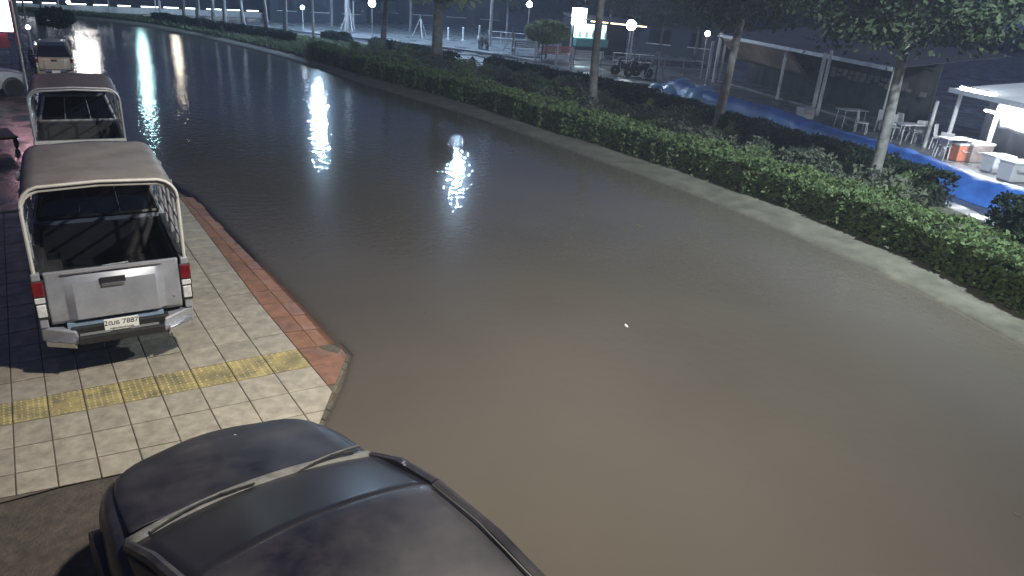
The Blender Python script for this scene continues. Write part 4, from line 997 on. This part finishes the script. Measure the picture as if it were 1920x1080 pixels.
# --- furniture and clutter under the stalls
def plastic_chair(px, py, rz, m, label):
    P0 = U(px, py, .19); e = empty('plastic_chair', (P0[0], P0[1], .19), rz)
    b = MB(); b.box((0, 0, .42), (.42, .42, .03)); b.build('seat', m, e, bevel=.01)
    b = MB(); b.box((0, .20, .66), (.42, .03, .42), rx=-.15); b.build('backrest', m, e, bevel=.015)
    for x, y in ((-.18, -.18), (.18, -.18), (-.18, .18), (.18, .18)):
        b = MB(); b.tube([(x * 1.15, y * 1.15, 0), (x, y, .42)], .02, 6); b.build('leg', m, e)
    tag(e, label, 'chair', 'plastic chairs at the stalls')
def table(px, py, rz, m, label, s_=(1.1, .6)):
    P0 = U(px, py, .19); e = empty('folding_table', (P0[0], P0[1], .19), rz)
    b = MB(); b.box((0, 0, .73), (s_[0], s_[1], .035)); b.build('table_top', m, e, bevel=.008)
    for x in (-1, 1):
        for y in (-1, 1):
            b = MB(); b.tube([(x * s_[0] * .45, y * s_[1] * .42, 0), (x * s_[0] * .42, y * s_[1] * .38, .72)], .016, 6); b.build('leg', 'steel', e)
    tag(e, label, 'table', 'folding tables at the stalls')
def cooler(px, py, rz, m, lidm, label, s_=1.0):
    P0 = U(px, py, .19); e = empty('cooler_box', (P0[0], P0[1], .19), rz, s_)
    b = MB(); b.box((0, 0, .20), (.62, .40, .40), taper=1.06); b.build('box_body', m, e, bevel=.02); b = MB(); b.box((0, 0, .43), (.68, .45, .06)); b.build('lid', lidm, e, bevel=.015)
    b = MB(); b.tube([(-.22, -.24, .30), (-.22, -.27, .26), (.22, -.27, .26), (.22, -.24, .30)], .012, 6); b.build('handle', 'steel', e); tag(e, label, 'cooler box', 'boxes at the stalls')
ords = ['first', 'second', 'third', 'fourth', 'fifth', 'sixth', 'seventh', 'eighth', 'ninth', 'tenth']
for k, (x, y, a) in enumerate(((1612, 250, .4), (1650, 246, 2.0), (1668, 258, -.7), (1688, 254, 1.1), (1712, 268, 2.6), (1756, 280, .2), (1768, 296, 1.7))):
    plastic_chair(x, y, a, 'white_plastic', 'white plastic chair, %s from the left in the stall clutter' % ords[k])
for k, (x, y, a) in enumerate(((1590, 240, -.35), (1700, 270, -.4), (1780, 300, -.4))): table(x, y, a, 'white_plastic', 'white folding table, %s from the left among the chairs' % ords[k])
cooler(1508, 222, -.3, 'white_plastic', 'white_plastic', 'white cooler box at the foot of the dark stall')
cooler(1800, 300, -.4, 'red_wood', 'white_plastic', 'red-brown box with white lid under the lit stall', 1.3)
cooler(1822, 302, -.3, 'valance', 'white_plastic', 'rusty red box beside the white stall post', 1.4)
cooler(1865, 322, -.4, 'white_plastic', 'white_plastic', 'white box left of the last one at the right edge', 1.2)
cooler(1900, 338, -.4, 'white_plastic', 'white_plastic', 'white box nearest the right edge under the lit stall', 1.3)

# --- globe lamps
def globe(P, r, m, label, postz=None, cat='globe lamp'):
    e = empty('globe_lamp', (P[0], P[1], .05)); z = P[2] - .05
    b = MB(); b.lathe((0, 0, z), [(r * math.sin(t), -r * math.cos(t)) for t in np.linspace(.12, math.pi - .12, 9)], 14); b.build('globe', m, e, smooth=True)
    b = MB(); b.tube([(0, 0, 0), (0, 0, z - r * .95)], .035, 8); b.build('post', 'steel', e, smooth=True)
    b = MB(); b.lathe((0, 0, z - r * 1.05), [(r * .3, 0), (r * .5, r * .12)], 10); b.build('collar', 'lampbody', e); tag(e, label, cat, 'globe lamps')
def globe_px(base, top, r, m, label):
    P0 = U(*base); globe((P0[0], P0[1], zh(P0, top)), r, m, label)
globe_px((1172, 140), 47, .30, 'globe_big', 'large glowing globe lamp right of the lit kiosk')
globe_px((986, 103), 8, .20, 'globe_big', 'glowing globe lamp high above the round topiary tree')
globe_px((698, 76), 6, .26, 'globe_big', 'bright flat lamp above the dark lawn')
globe_px((1312, 152), 63, .16, 'globe', 'small globe lamp left of the dark stall')
globe_px((1106, 178), 153, .14, 'globe', 'small white globe lamp at the slim trunk in the hedge')
globe_px((569, 62), 14, .16, 'globe', 'small globe lamp by the far lamp pole')

# --- lit kiosk
kp_ = U(1078, 112); kx = empty('kiosk', (kp_[0], kp_[1], .19), math.radians(-22))
b = MB(); b.box((0, 0, 2.72), (1.0, .25, 1.1)); b.build('light_box', 'lightbox', kx, bevel=.04)
b = MB(); b.box((-.42, .05, 1.2), (.10, .10, 2.4)); b.build('post', 'white_post', kx)
b = MB(); b.box((4.2, .2, 1.2), (.10, .10, 2.4)); b.build('post', 'white_post', kx)
b = MB(); b.box((1.0, -.1, 1.05), (2.4, .7, .55)); b.build('counter', 'teal', kx, bevel=.03)
b = MB(); b.box((1.2, .9, 1.75), (2.4, .06, .95)); b.build('lit_display', 'display', kx)
for k in range(5):
    b = MB(); b.lathe((.3 + k * .48, .35, 1.35), [(.10, 0), (.11, .3), (.05, .4), (.05, .48)], 10); b.build('jar', 'clearlens', kx, smooth=True)
b = MB(); b.hexa([(-.6, -.6, 2.55), (4.8, -.6, 2.35), (4.8, 2.2, 2.6), (-.6, 2.2, 2.8)], [(-.6, -.6, 2.62), (4.8, -.6, 2.42), (4.8, 2.2, 2.67), (-.6, 2.2, 2.87)]); b.build('roof', 'roofdark', kx)
for k in range(3):
    b = MB(); b.tube([(.7 + k * 1.45, -.62, 2.48 - k * .05), (1.95 + k * 1.45, -.62, 2.44 - k * .05)], .04, 8); b.build('tube_lamp', 'tube_orange', kx)
b = MB(); b.box((2.0, 2.1, 1.3), (5.0, .08, 2.5)); b.build('back_wall', 'wall_dark', kx)
tag(kx, 'lit kiosk with glowing white light box and teal counter behind the topiary tree', 'kiosk')

# --- topiary tree beside it
tp = U(1022, 116); te = empty('topiary_tree', (tp[0], tp[1], .19))
b = MB(); b.tube([(0, 0, 0), (.06, .02, .6), (-.03, 0, 1.25)], [.07, .06, .05], 8); b.build('trunk', 'bark', te, smooth=True)
n = 2600; d_ = rng.normal(size=(n, 3)); d_ /= np.linalg.norm(d_, axis=1)[:, None]; d_ *= (.86 + .16 * rng.random((n, 1)))
link('crown', leaf_mesh('crown', d_ * [1.55, 1.4, .72] + [0, 0, 1.72], .20, 'leaf_pale'), te)  # lit look of the topiary comes from this pale leaf colour
tag(te, 'rounded topiary tree with leaves coloured pale as if lit, above the red bench', 'tree')

# --- benches
def bench(px, py, rz, m, label, w_=1.5, cat='bench'):
    P0 = U(px, py, .19); e = empty('slatted_bench', (P0[0], P0[1], .19), rz)
    for k in range(4): b = MB(); b.box((0, -.20 + k * .12, .44), (w_, .09, .03)); b.build('seat_slat', m, e)
    for k in range(4): b = MB(); b.box((0, .26 + k * .03, .56 + k * .12), (w_, .03, .085), rx=-.2); b.build('back_slat', m, e)
    for s in (-1, 1):
        b = MB(); b.tube([(s * w_ * .46, -.25, 0), (s * w_ * .46, -.22, .42), (s * w_ * .46, .22, .44), (s * w_ * .46, .38, 1.0)], .03, 6); b.build('frame', 'black', e)
        b = MB(); b.tube([(s * w_ * .46, .28, 0), (s * w_ * .46, .20, .42)], .03, 6); b.build('leg', 'black', e)
    tag(e, label, cat, 'benches on the promenade')
bench(1042, 114, math.radians(160), 'red_wood', 'red slatted bench below the topiary tree', 2.3)
bench(1098, 124, math.radians(160), 'grey_wood', 'pale slatted bench right of the red bench', 2.0)
bench(985, 104, math.radians(160), 'grey_wood', 'pale slatted bench left of the topiary tree', 1.8)
# --- bollards and stakes
for k, (x, y, t) in enumerate(((812, 72, 52), (840, 74, 52), (868, 76, 52), (898, 82, 48), (1003, 113, 78), (1042, 124, 84), (1070, 128, 90))):
    P0 = U(x, y, .19); z = zh(P0, t); e = empty('bollard', (P0[0], P0[1], .19)); hgt = max(.6, z - .19)
    b = MB(); b.lathe((0, 0, 0), [(.075, 0), (.075, hgt * .9), (.085, hgt * .9), (.085, hgt), (.03, hgt + .03)], 10); b.build('shaft', 'white_post', e, smooth=True)
    b = MB(); b.lathe((0, 0, 0), [(.14, 0), (.13, .05), (.08, .08)], 10); b.build('base', 'concrete_pole', e, smooth=True)
    tag(e, 'white bollard on the promenade, %s from the left' % ords[k], 'bollard', 'white bollards')
def stakes(px, py, hgt, label):
    P0 = U(px, py, .19); e = empty('tree_stake_tripod', (P0[0], P0[1], .19), rng.random())
    for k in range(3):
        a = 2.1 * k; b = MB(); b.tube([(math.cos(a) * .7, math.sin(a) * .7, 0), (math.cos(a) * .06, math.sin(a) * .06, hgt * .8)], .035, 6); b.build('stake', 'grey_wood', e)
    b = MB(); b.tube([(0, 0, 0), (.03, 0, hgt * .6), (0, .04, hgt)], [.05, .045, .03], 8); b.build('sapling_trunk', 'bark', e, smooth=True); tag(e, label, 'tree stakes', 'staked saplings')
stakes(788, 72, 1.8, 'staked sapling left of the thick-trunked tree')
stakes(960, 98, 1.7, 'staked sapling right of the lamp pole')
stakes(1228, 152, 2.0, 'staked sapling at the left end of the tarpaulin heaps')
stakes(655, 56, 2.2, 'staked sapling by the far dark hut')
# --- railing frames
def railing(px, py, w_, rz, label):
    P0 = U(px, py, .19); e = empty('railing', (P0[0], P0[1], .19), rz)
    for x in np.linspace(0, w_, 4): b = MB(); b.tube([(x, 0, 0), (x, 0, .95)], .03, 6); b.build('baluster', 'grey_wood', e)
    for z in (.5, .95): b = MB(); b.tube([(-.05, 0, z), (w_ + .05, 0, z)], .03, 6); b.build('rail', 'grey_wood', e)
    tag(e, label, 'railing', 'railings on the promenade')
railing(1208, 138, 3.4, math.radians(-40), 'grey railing right of the globe lamp')
railing(1148, 128, 2.4, math.radians(-40), 'grey railing right of the slim trunk by the kiosk')
railing(915, 82, 3.0, math.radians(-40), 'grey railing behind the parked motorcycle')

# --- motorcycles
def motorcycle(loc, rz, m, label, s_=1.0, lamp=None):
    e = empty('motorcycle', loc, rz, s_)
    for y in (-.62, .62):
        w_ = empty('wheel', (0, y, .29)); w_.parent = e
        b = MB(); b.lathe((0, 0, 0), [(.20, -.04), (.27, -.045), (.29, 0), (.27, .045), (.20, .04)], 18, 'X'); b.build('tyre', 'rubber', w_, smooth=True)
        b = MB()
        for k in range(5): b.box((0, math.cos(k * 1.257) * .1, math.sin(k * 1.257) * .1), (.03, .2, .03), rx=k * 1.257)
        b.lathe((0, 0, 0), [(.05, -.06), (.05, .06)], 8, 'X'); b.build('rim', 'alloy', w_)
    b = MB(); b.loft([[(-.05, -.75, .70), (0, -.75, .76), (.05, -.75, .70), (0, -.75, .64)], [(-.13, -.4, .66), (0, -.4, .78), (.13, -.4, .66), (0, -.4, .45)], [(-.12, .05, .55), (0, .05, .66), (.12, .05, .55), (0, .05, .35)], [(-.10, .3, .62), (0, .32, .80), (.10, .3, .62), (0, .3, .38)]], closed=True, caps=True); b.build('body', m, e, smooth=True)
    b = MB(); b.box((0, -.32, .80), (.24, .72, .08), taper=.8); b.build('seat', 'black', e, bevel=.03)
    b = MB(); b.loft([[(-.16, .40, .35), (0, .46, .35), (.16, .40, .35)], [(-.18, .42, .65), (0, .50, .65), (.18, .42, .65)], [(-.12, .36, .98), (0, .46, 1.0), (.12, .36, .98)]]); b.build('leg_shield', m, e, smooth=True, solid=.02)
    b = MB(); b.tube([(0, .66, .29), (0, .45, .95)], .03, 6); b.build('fork', 'steel', e)
    b = MB(); b.tube([(-.33, .30, 1.02), (-.1, .40, 1.0), (.1, .40, 1.0), (.33, .30, 1.02)], .018, 6); b.build('handlebar', 'black', e)
    b = MB(); b.lathe((0, .50, .92), [(.09, -.06), (.09, .03), (.05, .05)], 12, 'Y'); b.build('headlight', lamp or 'clearlens', e, smooth=True)
    for s in (-1, 1): b = MB(); b.tube([(s * .25, .33, 1.03), (s * .30, .30, 1.22)], .008, 5); b.box((s * .32, .30, 1.25), (.12, .02, .08)); b.build('mirror', 'black', e)
    b = MB(); b.box((0, -.82, .72), (.14, .05, .08)); b.build('tail_lamp', 'redlens', e, bevel=.01)
    tag(e, label, 'motorcycle', 'parked motorcycles')
for k, (x, y, a, m, l) in enumerate(((898, 90, 2.6, 'white_plastic', 'white motorcycle parked left of the promenade lamp pole'), (908, 92, 2.9, 'darkpaint', 'dark motorcycle next to the white one by the lamp pole'), (1172, 142, 1.0, 'darkpaint', 'dark motorcycle right of the slim trunk near the kiosk'), (1196, 146, 1.2, 'black', 'black motorcycle before the grey railing'))):
    P0 = U(x, y, .19); motorcycle((P0[0], P0[1], .19), a, M[m], l)
P0 = U(76, 112); motorcycle((P0[0], P0[1], 0), .2, M['white_car'], 'pale scooter with lit headlamp left of the tan pickup', .75, 'globe')
P0 = U(64, 128); motorcycle((P0[0], P0[1], 0), .1, M['darkpaint'], 'dark scooter in front of the pale one at the left', .7)

# --- far hut, wall and market row
def far_box(name, px, py, w_, dd, h_, rz, m, label, cat, roofm='roofdark', win=0):
    P0 = U(px, py); e = empty(name, (P0[0], P0[1], .05), rz)
    b = MB(); b.box((0, dd / 2, h_ / 2), (w_, dd, h_)); wl = b.build('wall', m, e)
    b = MB(); b.hexa([(-w_ / 2 - .5, -.6, h_), (w_ / 2 + .5, -.6, h_), (w_ / 2 + .5, dd + .5, h_), (-w_ / 2 - .5, dd + .5, h_)], [(-w_ * .3, dd * .3, h_ + 1.1), (w_ * .3, dd * .3, h_ + 1.1), (w_ * .3, dd * .7, h_ + 1.1), (-w_ * .3, dd * .7, h_ + 1.1)]); b.build('roof', roofm, e)
    for k in range(win):
        x = -w_ / 2 + (k + .5) * w_ / win; b = MB(); b.box((x, -.02, 1.5), (w_ / win * .5, .06, 1.1)); wd = b.build('window', 'glass', wl)
        b = MB(); b.box((x, -.05, .92), (w_ / win * .6, .12, .06)); b.build('sill', 'gutter', wd)
    b = MB(); b.box((w_ * .32, -.03, 1.0), (.9, .06, 2.0)); b.build('door', 'curtain', e)
    tag(e, label, cat, 'buildings beyond the promenade'); return e
far_box('hut', 600, 44, 9, 5, 2.7, math.radians(-8), 'wall_dark', 'dark hut with a wide roof beyond the far lamp pole', 'hut', win=3)
far_box('building', 760, 44, 22, 6, 4.0, math.radians(-28), 'wall_dark', 'long dark building behind the thick-trunked tree', 'building', win=6)
far_box('building', 1270, 110, 7, 4, 3.2, math.radians(-62), 'wall_dark', 'dark shed between the globe lamp and the twin white poles', 'building', win=2)
far_box('building', 470, 28, 10, 6, 3.4, math.radians(0), 'wall_dark', 'dark low building over the far thin trunks', 'building', win=4)
mk = empty('market_row', (U(330, 28)[0], U(330, 28)[1], 0), math.radians(4)); Wm = 26.0
b = MB(); b.box((0, 2.0, 1.2), (Wm, .2, 2.4)); b.build('back_wall', 'wall_dark', mk)
b = MB(); b.hexa([(-Wm / 2, -1, 2.2), (Wm / 2, -1, 2.2), (Wm / 2, 3, 2.8), (-Wm / 2, 3, 2.8)], [(-Wm / 2, -1, 2.3), (Wm / 2, -1, 2.3), (Wm / 2, 3, 2.9), (-Wm / 2, 3, 2.9)]); b.build('roof', 'roofdark', mk)
for k in range(14):
    x = -Wm / 2 + .8 + k * Wm / 14
    b = MB(); b.tube([(x, -.3, .62), (x + Wm / 14 * (.45 + .4 * rng.random()), -.3, .62)], .035, 8); b.build('tube_lamp', 'far_tube', mk)
for k in range(8): b = MB(); b.tube([(-Wm / 2 + k * Wm / 7, -.9, 0), (-Wm / 2 + k * Wm / 7, -.9, 2.2)], .06, 6); b.build('post', 'white_post', mk)
b = MB(); b.box((0, -.3, .25), (Wm, .5, .5)); b.build('counter', 'white_post', mk)
tag(mk, 'long lit row of stalls across the far end of the road', 'market row')

# --- left side: sign, trunks, topiary, cart
sg = empty('shop_sign', (.98, 22.0, 0)); 
b = MB(); b.box((-.13, 0, 2.62), (.62, .10, 1.15)); b.build('lit_panel', 'pink', sg, bevel=.02)
b = MB(); b.box((.22, 0, 2.3), (.06, .14, 1.4)); b.build('frame', 'red_sign', sg)
b = MB(); b.tube([(.26, 0, 0), (.26, 0, 3.2)], .04, 8); b.build('post', 'steel', sg)
b = MB(); b.box((-.25, .06, 1.75), (.5, .06, .45)); b.build('lower_panel', 'red_sign', sg)
tag(sg, 'glowing pink and white shop sign at the top left corner', 'sign')
for k, (x, y, r_, l) in enumerate(((46, 128, .10, 'thick brown trunk behind the light grey car'), (60, 118, .05, 'thin brown post-like trunk right of the thick brown one'), (88, 92, .05, 'thin pale trunk behind the scooters'))):
    P0 = U(x, y); tree(P0, .55, (.12, 0), l, None, r_ * 2, seedv=30 + k, h=9, fork=.75, group='street trees on the left pavement', z=0)
P0 = U(113, 96); te = empty('street_tree', (P0[0], P0[1], 0), 0, .62)
b = MB(); b.tube([(0, 0, 0), (.05, 0, .8), (0, 0, 1.5)], [.09, .07, .05], 8); tr = b.build('trunk', 'bark', te, smooth=True)
for k in range(5):
    a = k * 1.256; b = MB(); b.tube([(0, 0, .9 + .1 * k), (math.cos(a) * .5, math.sin(a) * .5, 1.7), (math.cos(a) * .8, math.sin(a) * .8, 2.4)], [.045, .03, .015], 6); b.build('limb', 'bark', tr)
d_ = rng.normal(size=(900, 3)); d_ /= np.linalg.norm(d_, axis=1)[:, None]
link('crown', leaf_mesh('crown', d_ * (.75 + .3 * rng.random((900, 1))) * [1.35, 1.3, .75] + [0, 0, 2.55], .26, 'leaf_tree'), te); tag(te, 'small round-crowned tree behind the tan pickup', 'tree')
for k, (x, y, t, r_, l) in enumerate(((65, 120, 51, .09, 'small white lamp globe over the scooters'), (84, 104, 84, .08, 'low white lamp behind the scooters'), (137, 60, 4, .12, 'white lamp globe above the small round tree'))):
    P0 = U(x, y); globe((P0[0], P0[1], zh(P0, t)), r_, 'globe', l)
# hand cart with yellow handle
ct = empty('hand_cart', (.42, 13.0, 0), math.radians(8))
b = MB(); b.box((0, .5, .38), (.6, 1.2, .05)); b.build('deck', 'bedbrown', ct)
M['yellow'] = mat('yellow_paint', (0.5, 0.38, 0.06), rough=0.5)
b = MB(); b.tube([(-.5, -.15, .42), (.32, -.15, .42)], .025, 8); b.build('handle', 'yellow', ct)
for x in (-.28, .28): b = MB(); b.tube([(x, -.15, .42), (x, .1, .36), (x, 1.0, .36)], .02, 6); b.build('side_bar', 'steel', ct); wheel(ct, x * 1.2, .5, .17, .06, spokes=4)
tag(ct, 'hand cart with a yellow handle beside the dark pickup', 'cart')
bx = U(14, 118); crate('plastic_crate', (bx[0] - .2, bx[1], 0), .1, (.6, .5, .45), 'plateblue', 'light blue crate at the left edge behind the grey car', 'crate')

# --- dark trees on the promenade
for k, (x, y, sc_, l) in enumerate(((622, 52, 1.2, 'dark leafy tree over the far hut'), (768, 62, 1.3, 'dark leafy tree behind the staked sapling by the thick trunk'), (948, 76, 1.15, 'dark leafy tree behind the promenade lamp pole'), (1140, 96, 1.2, 'dark leafy tree behind the lit kiosk'), (1236, 118, 1.0, 'dark leafy tree right of the large globe lamp'), (1300, 128, 1.05, 'dark leafy tree beside the small globe lamp at the stall'), (520, 40, 1.2, 'dark leafy tree over the low far building'))):
    tree(U(x, y), sc_ * .8, (.2 * math.sin(k), .1), l, k % 2, .13, seedv=50 + k, h=5.2, fork=.5, group='dark trees on the promenade', z=.15, cz=-.6)

# --- bits of litter on the flood and the kerb
def litter(px, py, s_, m, label):
    P0 = U(px, py, WATER_Z); e = MB(); pts = [(s_ * math.cos(t) * (1 + .3 * math.sin(3 * t)), .35 * s_ * math.sin(t), .006 + .010 * math.cos(2 * t)) for t in np.linspace(0, 6.28, 9)[:-1]]
    e.add(pts + [(x, y, z - .008) for x, y, z in pts], [tuple(range(8)), tuple(range(15, 7, -1))] + [(k, (k + 1) % 8, 8 + (k + 1) % 8, 8 + k) for k in range(8)])
    o = e.build('floating_litter', m, None, loc=(P0[0], P0[1], WATER_Z + .006), rz=rng.random() * 3); tag(o, label, 'litter', 'litter on the water')
litter(1175, 612, .055, 'paper', 'small white scrap floating in the middle of the flood'); litter(800, 588, .03, 'dust', 'tiny pale scrap floating left of the middle'); litter(1906, 966, .03, 'dust', 'pale scrap floating at the lower right edge'); litter(1200, 425, .09, 'leaf_pale', 'thin pale leaf floating before the hedge kerb')
for k, (x, y) in enumerate(((834, 182), (858, 190), (872, 178))):
    P0 = U(x, y, .06); o = MB(); o.box((0, 0, .03), (.16, .10, .06), taper=.6); q = o.build('kerb_litter', 'paper', None, loc=(P0[0], P0[1], .06), rz=k); tag(q, 'white scrap of litter on the kerb strip, %s from the left' % ords[k], 'litter', 'litter on the kerb')

# --- far woods closing the view across the river
n = 26000; a = rng.uniform(-.35, 1.45, n); R_ = 150 + 30 * rng.random(n); hh = np.abs(rng.normal(0, 1, n)) * (4.5 + 2.5 * np.sin(a * 9) + 1.5 * np.sin(a * 31))
o = link('far_trees', leaf_mesh('far_trees', np.stack([CAM_C[0] + np.sin(a) * R_, CAM_C[1] + np.cos(a) * R_, np.clip(hh, 0, 13)], -1), 2.2, 'leaf_dark')); tag(o, 'dark distant trees across the river', 'trees', kind='stuff')

# ================================================================== ADDED HAZE
hm = bpy.data.materials.new('veil_haze'); hm.use_nodes = True; N, L = nodes_of(hm); N.remove(N['Principled BSDF'])
pvn = N.new('ShaderNodeVolumePrincipled'); pvn.inputs['Color'].default_value = (0.62, 0.74, 1.0, 1); pvn.inputs['Density'].default_value = 0.0016; pvn.inputs['Anisotropy'].default_value = 0.3  # thin bluish volume added to lift the blacks like a lens veil
L.new(pvn.outputs[0], N['Material Output'].inputs['Volume'])
b = MB(); b.box((30, 70, 6.7), (450, 330, 16.6)); o = b.build('haze', hm); tag(o, kind='stuff')
SC.cycles.volume_bounces = 0
